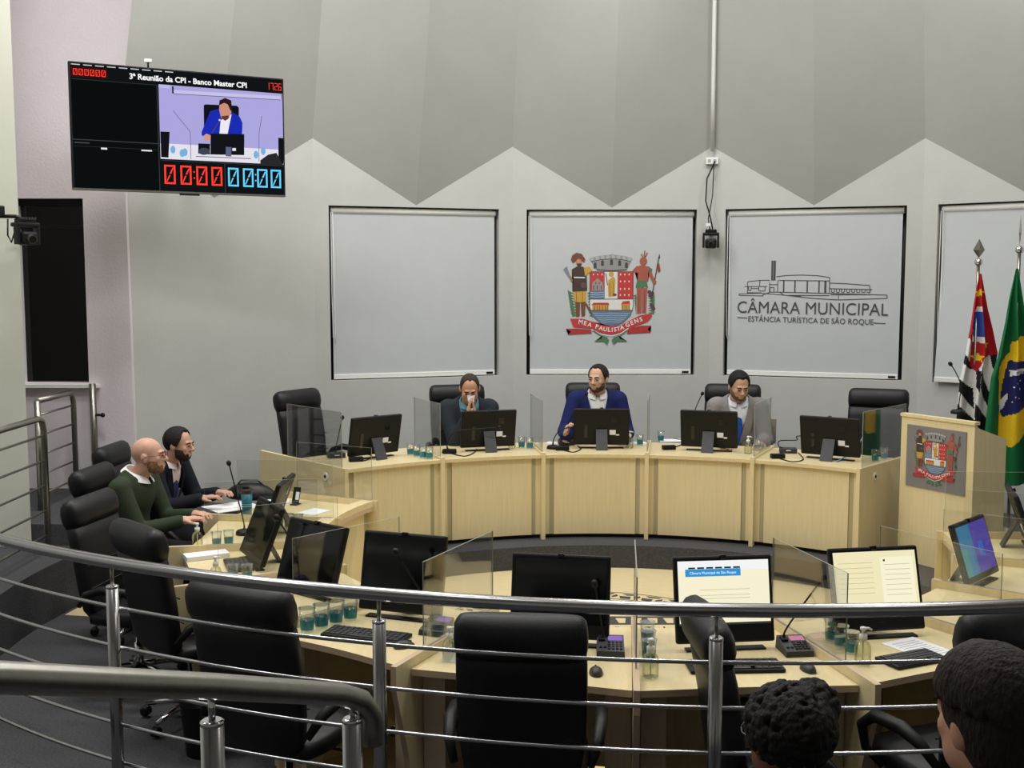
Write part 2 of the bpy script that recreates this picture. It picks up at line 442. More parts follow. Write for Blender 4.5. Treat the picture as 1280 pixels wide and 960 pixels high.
# ---- gallery tiers under the onlookers
gp = [(1.04 + 5.62 * math.sin(R_(a)), 9.67 - 5.62 * math.cos(R_(a))) for a in range(-52, 53, 4)]
gp = [(x, y) for x, y in gp] + [(7.4, 6.0), (7.4, -3), (-6.4, -3), (-6.4, 6.2)]
flat_poly('floor_gallery', gp, 0.0, 0.14, 'carpet', 'carpeted gallery floor behind the steel railing')
flat_poly('floor_gallery_tier', [(-6.4, -3), (7.4, -3), (7.4, 2.05), (-6.4, 2.05)], 0.14, 0.50, 'carpet', 'raised carpeted tier of the gallery')
flat_poly('floor_gallery_top', [(-6.4, -3), (7.4, -3), (7.4, 0.95), (-6.4, 0.95)], 0.50, 0.85, 'carpet', 'top carpeted tier of the gallery')

# ================================================================== railings
GC = (1.04, 9.67)
def gr(a, r=5.716): return (GC[0] + r * math.sin(R_(a)), GC[1] - r * math.cos(R_(a)))
rail = thing('gallery_railing', 'curved stainless steel railing with thin horizontal rods in front of the gallery', 'railing', (*gr(0), 0.14))
def rel(p): return (p[0] - gr(0)[0], p[1] - gr(0)[1], p[2] - 0.14)
A0, A1 = -48, 30
MB().tube([rel((*gr(A0 + (A1 - A0) * i / 60), 1.26)) for i in range(61)], 0.026, 16).build('handrail', 'steel', rail)
for j in range(5):
    z = 1.26 - 0.205 - 0.172 * j
    MB().tube([rel((*gr(A0 + (A1 - A0) * i / 60, 5.716 - 0.030), z)) for i in range(61)], 0.0085, 8).build('rod', 'steel', rail)
for px in (130, 470, 902, 1340):
    # angle of the post on the circle, solved from its direction of sight
    best = min((abs((gr(a / 10)[0] / gr(a / 10)[1]) - (px - 640) / F_PX * 1.0), a / 10) for a in range(-480, 300))[1]
    x, y = gr(best)
    po = MB().tube([rel((x, y, 0.142)), rel((x, y, 1.155))], 0.026, 16).build('post', 'steel', rail)
    MB().tube([rel((x, y, 1.15)), rel((x, y, 1.24))], 0.008, 8).build('pin', 'satin', po)
    MB().lathe([(0.0265, 1.150), (0.0265, 1.158), (0.022, 1.161)], 16, c=rel((x, y, 0.0))).build('cap', 'chrome', po)
    MB().lathe([(0.055, 0.143), (0.055, 0.153), (0.03, 0.158)], 16, c=rel((x, y, 0.0))).build('base_flange', 'satin', po)

# near stair handrail in the left foreground
h0 = ay(-260, 838, 1.45); h1 = ay(0, 847, 1.72); h2 = ay(265, 858, 2.15); h3 = ay(425, 868, 2.52); h4 = ay(452, 876, 2.58); h5 = ay(464, 893, 2.60); h6 = ay(464, 930, 2.60)
sr = thing('stair_handrail', 'thick satin steel stair handrail with a curled down end', 'handrail', (h3.x, h3.y, 0.14))
def rs(p): return (p[0] - h3.x, p[1] - h3.y, p[2] - 0.14)
MB().tube([rs(p) for p in (h0, h1, h2, h3, h4, h5, h6)], 0.0265, 16).build('handrail', 'satin', sr)
for px, Y, pyt in ((265, 2.17, 903), (440, 2.56, 900)):
    t = ay(px, pyt, Y); zb = 0.14
    po = MB().tube([rs((t.x, t.y, zb)), rs((t.x, t.y, t.z))], 0.0235, 16).build('post', 'steel', sr)
    MB().tube([rs((t.x, t.y, t.z - 0.005)), rs((t.x, t.y, t.z + 0.06))], 0.0075, 8).build('pin', 'chrome', po)
    MB().lathe([(0.024, -0.004), (0.024, 0.003), (0.019, 0.006)], 16, c=rs((t.x, t.y, t.z))).build('cap', 'chrome', po)

# two small railings on the left steps
def loop_rail(label, x, ya, yb, zb, zt, nrod, m='satin'):
    r_ = thing('step_railing', label, 'railing', (x, yb, zb))
    def l(p): return (p[0] - x, p[1] - yb, p[2] - zb)
    path = [(x, ya, zt)] + [(x, yb - 0.10, zt), (x, yb - 0.03, zt - 0.02), (x, yb, zt - 0.10)] + [(x, yb, zb + 0.0)]
    MB().tube([l(p) for p in path], 0.024, 12).build('handrail', m, r_)
    for j in range(nrod):
        z = zb + (zt - zb) * (0.14 + 0.73 * j / (nrod - 1))
        MB().tube([l((x, ya, z)), l((x, yb, z))], 0.009, 8).build('rod', m, r_)
    MB().tube([l((x, ya, zb)), l((x, ya, zt))], 0.024, 12).build('post', m, r_)
    return r_
loop_rail('satin steel step railing in front of the off-white column', -3.49, 6.6, 8.28, 0.40, 1.43, 5)
loop_rail('satin steel step railing below the black window', -3.86, 9.05, 9.80, 0.57, 1.47, 5)
sp_ = MB().tube([(0, 0, 0), (0, 0, 0.96)], 0.03, 4).build('steel_post', 'satin'); sp_.location = (-3.74, 9.94, 0.57)
tag(sp_, 'square steel post standing against the lilac-lit pier', 'post')
MB().tube([(0.03, 0, 0.68), (0.08, -0.02, 0.68)], 0.012, 8).ball((0.09, -0.02, 0.68), 0.022, 10).build('knob', 'plastic', sp_)
# ================================================================== furniture
def sector(r0, r1, a0, a1, fn, n=10):
    return [fn(a0 + (a1 - a0) * i / n, r1) for i in range(n + 1)] + [fn(a1 + (a0 - a1) * i / n, r0) for i in range(n + 1)]
def loc_poly(poly, o): return [(p[0] - o[0], p[1] - o[1]) for p in poly]
def board(fn, a, r0, r1, th, o):
    """thin radial board in plan"""
    p0 = Vector(fn(a, r0)); p1 = Vector(fn(a, r1)); d = (p1 - p0).normalized(); s = Vector((-d.y, d.x)) * th / 2
    return [tuple(Vector(q) - Vector(o)) for q in (p0 - s, p1 - s, p1 + s, p0 + s)]

PE = [-42.5, -25.5, -8.5, 8.5, 25.5, 42.5]
who = ['beside the left end of the bench', 'below the man holding a tissue', 'below the man in the blue blazer', 'below the man in the grey suit', 'beside the lectern']
for i in range(5):
    a0, a1 = PE[i] + 0.28, PE[i + 1] - 0.28
    o = presp((a0 + a1) / 2, 3.1)
    d = thing('bench_desk', 'pale birch presiding bench unit ' + who[i], 'desk', (o[0], o[1], DAIS))
    def S(r0, r1, b0, b1, z0, z1, name, m, par=d):
        return MB().prism(loc_poly(sector(r0, r1, b0, b1, presp), o), z0 - DAIS, z1 - DAIS).build(name, m, par)
    S(3.035, 3.80, a0, a1, PT - 0.028, PT, 'desktop', 'woodtop')
    S(3.065, 3.085, a0 + 1.55, a1 - 1.55, DAIS + 0.035, PT - 0.03, 'front_panel', 'wood')
    for (b0, b1) in ((a0 + 0.02, a0 + 0.85), (a0 + 0.87, a0 + 1.52), (a1 - 1.52, a1 - 0.87), (a1 - 0.85, a1 - 0.02)):
        S(3.075, 3.095, b0, b1, DAIS + 0.035, PT - 0.03, 'edge_strip', 'greystrip' if b0 in (a0 + 0.87, a1 - 1.52) else 'wood')
    S(3.10, 3.115, a0, a1, DAIS, DAIS + 0.034, 'toe_kick', 'plastic')
    for b in (a0 + 0.2, a1 - 0.2):
        MB().prism(board(presp, b, 3.12, 3.74, 0.018, o), 0, 0.705).build('side_panel', 'wood', d)

def acrylic(fn, a, r0, r1, z0, h, label, group=None, gap=0.0):
    p0 = Vector(fn(a, r0)); p1 = Vector(fn(a, r1)); L = (p1 - p0).length
    o = MB(); t = 0.006
    o.add([(0, -t / 2, 0), (L, -t / 2, 0), (L, -t / 2, h), (0, -t / 2, h), (0, t / 2, 0), (L, t / 2, 0), (L, t / 2, h), (0, t / 2, h)], [(0, 1, 2, 3), (5, 4, 7, 6)], 0)
    o.add([(0, -t / 2, 0), (L, -t / 2, 0), (L, -t / 2, h), (0, -t / 2, h), (0, t / 2, 0), (L, t / 2, 0), (L, t / 2, h), (0, t / 2, h)], [(0, 4, 5, 1), (1, 5, 6, 2), (2, 6, 7, 3), (3, 7, 4, 0)], 1)
    ob = o.build('acrylic_screen', ['acrylic', 'acredge'])
    ob.location = (p0.x, p0.y, z0); ob.rotation_euler = (0, 0, math.atan2(p1.y - p0.y, p1.x - p0.x))
    return tag(ob, label, 'screen', group)

pd = ['between the empty left seat and the man holding a tissue', 'between the man holding a tissue and the man in blue', 'between the man in blue and the man in grey', 'between the man in grey and the empty right seat']
for i, a in enumerate(PE):
    end = i in (0, 5)
    o = presp(a, 3.03)
    r1 = 4.35 if end else 3.80
    lab = ('long birch end board closing the bench ' + ('beside the empty tilted chair' if i == 0 else 'next to the lectern')) if end else 'birch upright ' + pd[i - 1]
    b = MB().prism(board(presp, a, 3.02, r1, 0.034 if not end else 0.03, o), 0.0, PT - DAIS + (0.022 if not end else 0.012)).build('bench_divider', 'wood')
    b.location = (o[0], o[1], DAIS); tag(b, lab, 'board')
    if end:
        g = Vector(presp(a, 3.30)) - Vector(o); s = -1 if i == 0 else 1
        nrm = Vector((math.cos(R_(a)), -math.sin(R_(a)))) * s
        MB().tube([(*(g + nrm * 0.012), 0.655), (*(g + nrm * 0.020), 0.655)], 0.035, 14).build('grommet', 'white', b)
        MB().tube([(*(g + nrm * 0.018), 0.655), (*(g + nrm * 0.023), 0.655)], 0.014, 10).build('grommet_hole', 'plastic', b)
    acrylic(presp, a, 3.08, 3.70 if not end else 3.9, PT + (0.022 if not end else 0.012), 0.45, 'clear acrylic screen ' + (pd[i - 1] if not end else ('on the bench end beside the empty tilted chair' if i == 0 else 'on the bench end beside the lectern')))

# ---- ring of desks
DL = [116.5, 98.5, 79.5, 61, 42.5, 25.6, 5.5, -13.6, -32, -50, -68.5, -86.8]
names = ['in front of the man in the dark suit', 'in front of the man in the green sweater', 'with papers beside the green sweater man', 'behind the curved railing with a dark computer', 'with a dark computer and four water cups', 'with the switched-off wide computer', 'with the lit computer and blue web page', 'with the lit computer and printed sheet', 'beyond the brown haired onlooker', 'with the purple desktop screen', 'in front of the lectern']
for i in range(11):
    a1, a0 = DL[i] - 0.35, DL[i + 1] + 0.35
    o = ringp((a0 + a1) / 2, 2.5)
    d = thing('ring_desk', 'birch curved desk ' + names[i], 'desk', (o[0], o[1], 0.006))
    zb = 0.006
    def S(r0, r1, b0, b1, z0, z1, name, m, par=d, side=None):
        return MB().prism(loc_poly(sector(r0, r1, b0, b1, ringp), o), z0 - zb, z1 - zb, side=side).build(name, m, par)
    # wavy front: desktop is narrower in the middle of the users' side
    n = 12
    outer = [ringp(a0 + (a1 - a0) * j / n, RO - 0.05 * math.sin(PI * j / n)) for j in range(n + 1)]
    inner = [ringp(a1 + (a0 - a1) * j / n, RI) for j in range(n + 1)]
    MB().prism(loc_poly(outer + inner, o), TOP - 0.03 - zb, TOP - zb, side=1).build('desktop', ['woodtop', 'woodedge'], d)
    S(RI + 0.05, RI + 0.07, a0 + 1.5, a1 - 1.5, 0.05, TOP - 0.031, 'front_panel', 'wood')
    for (b0, b1, mm) in ((a0 + 0.02, a0 + 1.45, 'greystrip'), (a1 - 1.45, a1 - 0.02, 'greystrip')):
        S(RI + 0.055, RI + 0.08, b0, b1, 0.05, TOP - 0.031, 'edge_strip', mm)
    S(RI + 0.09, RI + 0.11, a0, a1, 0.007, 0.049, 'toe_kick', 'plastic')
    S(RI - 0.0, RI + 0.10, a0, a1, TOP + 0.0005, TOP + 0.045, 'cable_ledge', 'woodtop') if i in (0, 1, 10) else None
    for b in (a0 + 1.2, a1 - 1.2):
        MB().prism(loc_poly(sector(RO - 0.20, RO - 0.10, b - 1.1, b + 1.1, ringp, 2), o), 0.001, TOP - 0.031 - zb).build('leg', 'woodshade', d)
divn = ['beyond the man in the dark suit', 'between the dark suit and the green sweater', 'beside the green sweater man', 'next to the papers and sanitizer', 'beside the desk with four water cups', 'between the four-cup desk and the wide dark computer', 'on the axis of the hall between two computers', 'between the two lit computers', 'beyond the printed sheet', 'between the right hand desks', 'by the purple screen', 'closest to the lectern']
for i, a in enumerate(DL):
    o = ringp(a, RI); p0 = Vector(o); p1 = Vector(ringp(a, RO + 0.12)); L = (p1 - p0).length
    th = 0.028; prof = [(-0.03, 0.007), (L - 0.16, 0.007), (L - 0.10, 0.35), (L, 0.68), (L, TOP + 0.045), (-0.03, TOP + 0.045)]
    m = MB(); n = len(prof)
    vs = [(x, -th / 2, z - 0.006) for x, z in prof] + [(x, th / 2, z - 0.006) for x, z in prof]
    m.add(vs, [list(range(n)), [j + n for j in range(n)][::-1]], 0)
    m.add(vs, [(j, j + n, (j + 1) % n + n, (j + 1) % n) for j in range(n)], 1)
    ob = m.build('desk_divider', ['woodshade' if 0 else 'wood', 'woodedge']); ob.location = (p0.x, p0.y, 0.006)
    ob.rotation_euler = (0, 0, math.atan2(p1.y - p0.y, p1.x - p0.x))
    tag(ob, 'birch divider board ' + divn[i], 'board')
    acrylic(ringp, a, RI + 0.02, RI + 0.72, TOP + 0.047, 0.40, 'clear acrylic screen on the ring divider ' + divn[i])

# ---- executive chairs
def sup(w, t, e=4.0, n=22):
    out = []
    for j in range(n):
        a = 2 * PI * j / n; c, s = math.cos(a), math.sin(a)
        out.append((w * math.copysign(abs(c) ** (2 / e), c), t * math.copysign(abs(s) ** (2 / e), s)))
    return out
def spine_cushion(mb, spine, mi=0):
    """spine: list of (y, z, halfwidth, halfthickness); cross-section perpendicular to the spine in the yz plane"""
    secs = []
    k = len(spine)
    for i, (y, z, w, t) in enumerate(spine):
        y0, z0 = spine[max(i - 1, 0)][:2]; y1, z1 = spine[min(i + 1, k - 1)][:2]
        d = Vector((y1 - y0, z1 - z0)).normalized(); nrm = Vector((-d.y, d.x))
        secs.append([(a, y + nrm.x * b, z + nrm.y * b) for a, b in sup(w, t)])
    mb.loft(secs, mi)
def make_chair():
    c = thing('executive_chair', 'x', 'chair')
    b = MB()
    spine_cushion(b, [(-0.19, 0.47, 0.15, 0.02), (-0.195, 0.475, 0.20, 0.045), (-0.205, 0.52, 0.235, 0.055), (-0.225, 0.65, 0.255, 0.052), (-0.245, 0.80, 0.262, 0.052), (-0.27, 0.95, 0.262, 0.054), (-0.287, 1.025, 0.26, 0.052), (-0.29, 1.035, 0.25, 0.03)])
    back = b.build('backrest', 'leather', c)
    for z0, y0 in ((0.66, -0.173), (0.80, -0.191)):
        MB().tube([(-0.24, y0 + .004, z0), (-0.1, y0, z0), (0.1, y0, z0), (0.24, y0 + .004, z0)], 0.004, 5).build('seam', 'leather2', back)
    h = MB()
    spine_cushion(h, [(-0.285, 1.025, 0.24, 0.03), (-0.287, 1.03, 0.257, 0.056), (-0.296, 1.075, 0.264, 0.076), (-0.306, 1.125, 0.264, 0.078), (-0.315, 1.165, 0.26, 0.066), (-0.322, 1.19, 0.243, 0.038), (-0.325, 1.198, 0.22, 0.015)])
    h.build('headrest', 'leather', c)
    s = MB()
    spine_cushion(s, [(-0.20, 0.465, 0.20, 0.02), (-0.19, 0.465, 0.24, 0.045), (-0.05, 0.465, 0.26, 0.055), (0.12, 0.47, 0.262, 0.06), (0.23, 0.465, 0.255, 0.055), (0.275, 0.45, 0.24, 0.035), (0.285, 0.445, 0.20, 0.012)])
    s.build('seat', 'leather', c)
    for sx in (-1, 1):
        path = [(sx * 0.265, 0.10, 0.44), (sx * 0.30, 0.17, 0.50), (sx * 0.315, 0.18, 0.60), (sx * 0.315, 0.10, 0.665), (sx * 0.315, -0.06, 0.675), (sx * 0.305, -0.17, 0.64), (sx * 0.275, -0.235, 0.56)]
        MB().tube(path, [0.014, 0.019, 0.022, 0.028, 0.029, 0.024, 0.016], 10).build('armrest', 'plastic', c)
    MB().box((0, 0, 0.40), (0.20, 0.24, 0.035), bev=0.008).tube([(0.1, 0.05, 0.395), (0.27, 0.05, 0.40)], 0.006, 6).build('tilt_mechanism', 'plastic', c)
    MB().lathe([(0.028, 0.10), (0.028, 0.26), (0.018, 0.262), (0.018, 0.385)], 14).build('gas_column', 'chrome', c)
    for i in range(5):
        a = 2 * PI * i / 5 + 0.3; dx, dy = math.sin(a), math.cos(a)
        l = MB().tube([(dx * 0.02, dy * 0.02, 0.115), (dx * 0.16, dy * 0.16, 0.10), (dx * 0.29, dy * 0.29, 0.075)], [0.024, 0.018, 0.013], 8).build('base_leg', 'chrome', c)
        mxr = Matrix.Translation((dx * 0.295, dy * 0.295, 0.03)) @ Matrix.Rotation(-a, 4, 'Z') @ Matrix.Rotation(PI / 2, 4, 'Y')
        MB().lathe([(0.012, -0.022), (0.029, -0.020), (0.029, -0.005), (0.02, -0.004), (0.02, 0.004), (0.029, 0.005), (0.029, 0.020), (0.012, 0.022)], 12, mx=mxr).build('caster', 'plastic', l)
    return c
CH = make_chair()
first = [True]
def chair(x, y, rz, label, z=0.002, sc=1.0):
    if first[0]:
        first[0] = False; c = CH; c.location = (x, y, z); c.rotation_euler = (0, 0, rz); c['label'] = label
    else: c = dup(CH, (x, y, z), rz, label)
    c.scale = (sc, sc, sc); c['group'] = 'black executive chairs of the chamber'
    return c
def rchair(phi, r, label, drot=0, sc=1.0, z=0.008):
    x, y = ringp(phi, r); return chair(x, y, R_(-phi + drot), label, z, sc)
chair(-2.84, 8.66, R_(-94), 'black leather chair under the man in the dark suit', 0.008, 0.97)
chair(-2.60, 7.60, R_(-96), 'black leather chair under the man in the green sweater', 0.008, 0.97)
chair(-2.27, 6.64, R_(-100), 'empty black chair between the green sweater man and the post', 0.008, 0.96)
chair(-1.78, 6.06, R_(-46), 'empty black chair standing right behind the railing post', 0.008, 0.96)
rchair(34, 3.20, 'big black chair at the desk with four water cups', 8, 1.0, 0.002)
rchair(14, 3.06, 'black chair seen straight from behind at the wide dark computer', 9, 0.98, 0.002)
chair(1.06, 4.335, R_(-87), 'black chair turned sideways at the desk with the blue web page', 0.002, 0.96)
rchair(-19, 3.14, 'black chair behind the brown haired onlooker', 2, 1.0, 0.002)
# chairs on the dais
def pchair(x, y, rz, label, sc=1.06): return chair(x, y, rz, label, DAIS + 0.002, sc)
pchair(-1.70, 10.04, R_(180 + 58), 'empty black chair turned away at the left end of the bench', 1.04)
pchair(-0.46, 10.52, R_(180 + 14), 'black chair behind the man holding a tissue', 1.03)
pchair(0.80, 10.72, R_(180), 'black chair behind the man in the blue blazer', 1.03)
pchair(2.08, 10.58, R_(180 - 14), 'black chair behind the man in the grey suit', 1.03)
pchair(3.32, 10.12, R_(180 - 20), 'empty black chair between the bench and the lectern', 1.03)

# ---- lectern
lx, ly = 3.13, 8.93
lec = thing('lectern', 'tall birch lectern with a grey crest plaque', 'lectern', (lx, ly, DAIS), math.atan2(-0.60, 0.34))
# local x runs along the front (0..0.69), local +y towards the speaker
W_, Hh = 0.69, 1.165
MB().box((W_ / 2, 0.011, Hh / 2), (W_, 0.022, Hh)).build('front_panel', 'wood', lec)
for x in (0.011, W_ - 0.011):
    MB().add([(x - .011, 0.0225, 0), (x + .011, 0.0225, 0), (x + .011, 0.37, 0), (x - .011, 0.37, 0), (x - .011, 0.0225, Hh - 0.02), (x + .011, 0.0225, Hh - 0.02), (x + .011, 0.37, Hh - 0.13), (x - .011, 0.37, Hh - 0.13)],
             [(0, 3, 2, 1), (4, 5, 6, 7), (0, 1, 5, 4), (1, 2, 6, 5), (2, 3, 7, 6), (3, 0, 4, 7)]).build('side_panel', 'wood', lec)
MB().box((W_ / 2, 0.02, Hh + 0.012), (W_ + 0.012, 0.06, 0.024)).build('top_rail', 'wood', lec)
MB().add([(0.024, 0.05, Hh - 0.06), (W_ - 0.024, 0.05, Hh - 0.06), (W_ - 0.024, 0.37, Hh - 0.16), (0.024, 0.37, Hh - 0.16), (0.024, 0.05, Hh - 0.04), (W_ - 0.024, 0.05, Hh - 0.04), (W_ - 0.024, 0.37, Hh - 0.14), (0.024, 0.37, Hh - 0.14)],
         [(0, 3, 2, 1), (4, 5, 6, 7), (0, 1, 5, 4), (1, 2, 6, 5), (2, 3, 7, 6), (3, 0, 4, 7)]).build('reading_top', 'woodtop', lec)
M['plaque'] = mat('grey_plaque', (128, 126, 128), 0.5, nscale=6, namt=0.03)
PLQ = MB().box((0.345, -0.004, 0.86), (0.56, 0.008, 0.49)).build('crest_plaque', 'plaque', lec)
MB().tube([(0.05, 0.28, 1.07), (0.05, 0.279, 1.074)], 0.018, 8).build('cable_hole', 'plastic', lec)
# ================================================================== things on the desks
def emis(name, rgb, s=1.0):
    m = bpy.data.materials.new(name); m.use_nodes = True
    nt = m.node_tree; nt.nodes.clear()
    o = nt.nodes.new('ShaderNodeOutputMaterial'); e = nt.nodes.new('ShaderNodeEmission')
    e.inputs[0].default_value = (*lin(rgb), 1); e.inputs[1].default_value = s
    nt.links.new(e.outputs[0], o.inputs[0]); return m
E_ = {}
def ec(rgb, s=1.0):
    k = (rgb, s)
    if k not in E_: E_[k] = emis('screen_%d_%d_%d' % rgb, rgb, s)
    return E_[k]
def txt(s, size, m, parent, loc, rot=(PI / 2, 0, 0), name='lettering', align='CENTER', xs=1.0, bold=0.0):
    c = bpy.data.curves.new(name, 'FONT'); c.body = s; c.size = size; c.align_x = align; c.align_y = 'CENTER'; c.extrude = 0.0004; c.offset = bold
    c.resolution_u = 3
    t = bpy.data.objects.new(name, c); COL.objects.link(t)
    dg = bpy.context.evaluated_depsgraph_get()
    me = bpy.data.meshes.new_from_object(t.evaluated_get(dg)); me.name = name
    COL.objects.unlink(t); bpy.data.objects.remove(t)
    me.materials.clear(); me.materials.append(M[m] if isinstance(m, str) else m)
    o = bpy.data.objects.new(name, me); COL.objects.link(o)
    o.parent = parent; o.location = loc; o.rotation_euler = rot; o.scale = (xs, 1, 1)
    return o

def computer(label, x, y, z, rz, w=0.50, h=0.34, kind='off', tilt=12, chin=0.03):
    c = thing('all_in_one_computer', label, 'computer', (x, y, z), rz, 'all-in-one computers on the desks')
    T = Matrix.Translation((0, 0, 0.035)) @ Matrix.Rotation(R_(-tilt), 4, 'X')
    MB().box((0, 0.012, h / 2), (w, 0.034, h), mx=T, bev=0.010).build('housing', 'plastic', c)
    sw, sh = w - 0.035, h - 0.03 - chin; zc = chin + sh / 2 + 0.008
    def sq(mb, x0, x1, z0, z1, y): mb.add([(x0, y, z0), (x1, y, z0), (x1, y, z1), (x0, y, z1)], [(0, 1, 2, 3)], 0, False, T)
    def rect(name, x0, x1, z0, z1, m, lift, par=c):
        mb = MB(); sq(mb, x0, x1, z0, z1, -0.0056 - lift); return mb.build(name, m, par, fix=False)
    X0, X1, Z0, Z1 = -sw / 2, sw / 2, zc - sh / 2, zc + sh / 2
    if kind == 'off': rect('screen', X0, X1, Z0, Z1, 'screen_off', 0)
    elif kind == 'web':
        s = rect('screen', X0, X1, Z0, Z1, ec((252, 246, 214), 0.95), 0)
        rect('page_header', X0, X1, Z1 - 0.045, Z1 - 0.0, ec((250, 250, 250), 0.95), 0.0006, s)
        rect('page_banner', X0 + 0.035, X0 + 0.30, Z1 - 0.072, Z1 - 0.038, ec((52, 150, 215), 0.95), 0.0012, s)
        for i in range(6): rect('menu_item', X0 + 0.05 + i * 0.043, X0 + 0.083 + i * 0.043, Z1 - 0.037, Z1 - 0.029, ec((40, 70, 80), 0.5), 0.0012, s)
        rect('task_bar', X0, X1, Z0, Z0 + 0.010, ec((70, 75, 70), 0.5), 0.0006, s)
        for zz in (0.12, 0.135, 0.16): rect('text_line', X0 + 0.1, X0 + 0.34, Z0 + zz, Z0 + zz + 0.0025, ec((225, 205, 150), 0.8), 0.0006, s)
        t = txt('Câmara Municipal de São Roque', 0.017, ec((240, 248, 250), 1.0), s, (0, 0, 0)); t.matrix_local = T @ Matrix.Translation((X0 + 0.167, -0.0078, Z1 - 0.056)) @ Matrix.Rotation(PI / 2, 4, 'X')
    elif kind == 'doc':
        s = rect('screen', X0, X1, Z0, Z1, ec((250, 240, 196), 0.92), 0)
        rect('window_pane', X0 + 0.24, X0 + 0.41, Z0 + 0.05, Z1 - 0.03, ec((253, 248, 215), 0.95), 0.0006, s)
        for i in range(14): rect('text_line', X0 + (0.26 if i % 2 else 0.02), X0 + (0.39 if i % 2 else 0.2), Z1 - 0.055 - i * 0.012, Z1 - 0.052 - i * 0.012, ec((222, 210, 160), 0.85), 0.0012, s)
        rect('page_mark', X0 + 0.255, X0 + 0.265, Z1 - 0.05, Z1 - 0.04, ec((90, 60, 40), 0.6), 0.0012, s)
        rect('task_bar', X0 + 0.12, X1, Z0 + 0.006, Z0 + 0.018, ec((60, 60, 50), 0.5), 0.0012, s)
    elif kind == 'purple':
        s = rect('screen', X0, X1, Z0, Z1, ec((92, 78, 170), 0.75), 0)
        rect('wallpaper_glow', X0, X0 + sw * 0.42, Z0, Z1, ec((62, 128, 168), 0.75), 0.0006, s)
        rect('wallpaper_edge', X0, X0 + sw * 0.18, Z0, Z0 + sh * 0.55, ec((70, 150, 150), 0.75), 0.0010, s)
        rect('wallpaper_window', X0 + sw * 0.55, X0 + sw * 0.72, Z0 + sh * 0.3, Z0 + sh * 0.6, ec((70, 110, 190), 0.8), 0.0012, s)
    if kind != 'off' or chin > 0.05:
        t = txt('lenovo', 0.012, 'plastic2', c, (0, 0, 0), name='logo'); t.matrix_local = T @ Matrix.Translation((0, -0.0062, chin * 0.55)) @ Matrix.Rotation(PI / 2, 4, 'X')
    MB().box((0, 0.0, h - 0.006), (0.03, 0.03, 0.02), mx=T, bev=0.004).build('webcam', 'screen_off', c)
    # back: stand, vent, sticker, port block
    sb = T @ Vector((0.0, 0.03, h * 0.45))
    st = MB(); st.add([(-0.05, sb.y, sb.z), (0.05, sb.y, sb.z), (0.052, sb.y + 0.085, 0.002), (-0.052, sb.y + 0.085, 0.002), (-0.05, sb.y + 0.012, sb.z), (0.05, sb.y + 0.012, sb.z), (0.052, sb.y + 0.10, 0.002), (-0.052, sb.y + 0.10, 0.002)],
           [(0, 1, 2, 3), (4, 7, 6, 5), (0, 4, 5, 1), (1, 5, 6, 2), (2, 6, 7, 3), (3, 7, 4, 0)])
    st.build('kickstand', 'plastic2', c)
    MB().box((0, 0.012, 0.004), (w * 0.8, 0.05, 0.008)).build('foot_bar', 'plastic', c)
    MB().box((-w * 0.22, 0.0305, h * 0.72), (0.05, 0.003, 0.06), mx=T).build('vent', 'screen_off', c)
    MB().box((w * 0.28, 0.0305, h * 0.4), (0.03, 0.003, 0.13), mx=T).build('port_recess', 'screen_off', c)
    MB().box((-0.10, 0.0305, h * 0.36), (0.055, 0.003, 0.045), mx=T).build('white_sticker', 'paper', c)
    MB().box((-0.145, 0.0305, h * 0.29), (0.03, 0.003, 0.012), mx=T).build('small_sticker', 'paper', c)
    return c
def rcomp(label, phi, r, drot=0, **k):
    x, y = ringp(phi, r); return computer(label, x, y, TOP + 0.001, R_(-phi + drot), **k)
def pcomp(label, t, r, drot=0, **k):
    x, y = presp(t, r); return computer(label, x, y, PT + 0.001, R_(180 - t + drot), **k)
pcomp('black computer seen from behind in front of the empty tilted chair', -33.8, 3.44, 6)
pcomp('black computer seen from behind below the man with the tissue', -16.0, 3.42)
pcomp('black computer seen from behind below the man in the blue blazer', 1.4, 3.42)
pcomp('black computer seen from behind left of the open laptop', 17.6, 3.42)
pcomp('black computer seen from behind in front of the empty seat by the lectern', 35.4, 3.42, 4)
rcomp('tilted black computer seen edge-on near the teal tumbler', 91, 2.46, 0, w=0.48, h=0.36, tilt=20)
rcomp('glossy dark computer seen obliquely beside the papers', 71, 2.52, 10, w=0.46, h=0.36, tilt=22)
rcomp('switched-off black computer leaning by the railing bend', 52.5, 2.44, 14, w=0.46, h=0.37, tilt=18)
rcomp('switched-off black computer with a keyboard next to four cups', 35.5, 2.36, 16, w=0.46, h=0.40, chin=0.08)
rcomp('wide switched-off computer behind the black chair', 14.0, 2.40, 4, w=0.47, h=0.39, chin=0.06)
rcomp('lit computer showing a page with a blue banner', -4.6, 2.40, 2, w=0.47, h=0.40, kind='web', chin=0.075)
rcomp('lit computer showing a yellowish document', -23.6, 2.42, -14, w=0.46, h=0.40, kind='doc', chin=0.075, tilt=16)
computer('computer with a purple and blue desktop picture', 2.66, 6.18, TOP + 0.001, R_(46), w=0.44, h=0.34, kind='purple', tilt=18)
rcomp('black computer seen from behind in front of the lectern', -81, 2.56, -8, w=0.46, h=0.36, tilt=20)

def P(px, py, z=TOP): return az(px, py, z)
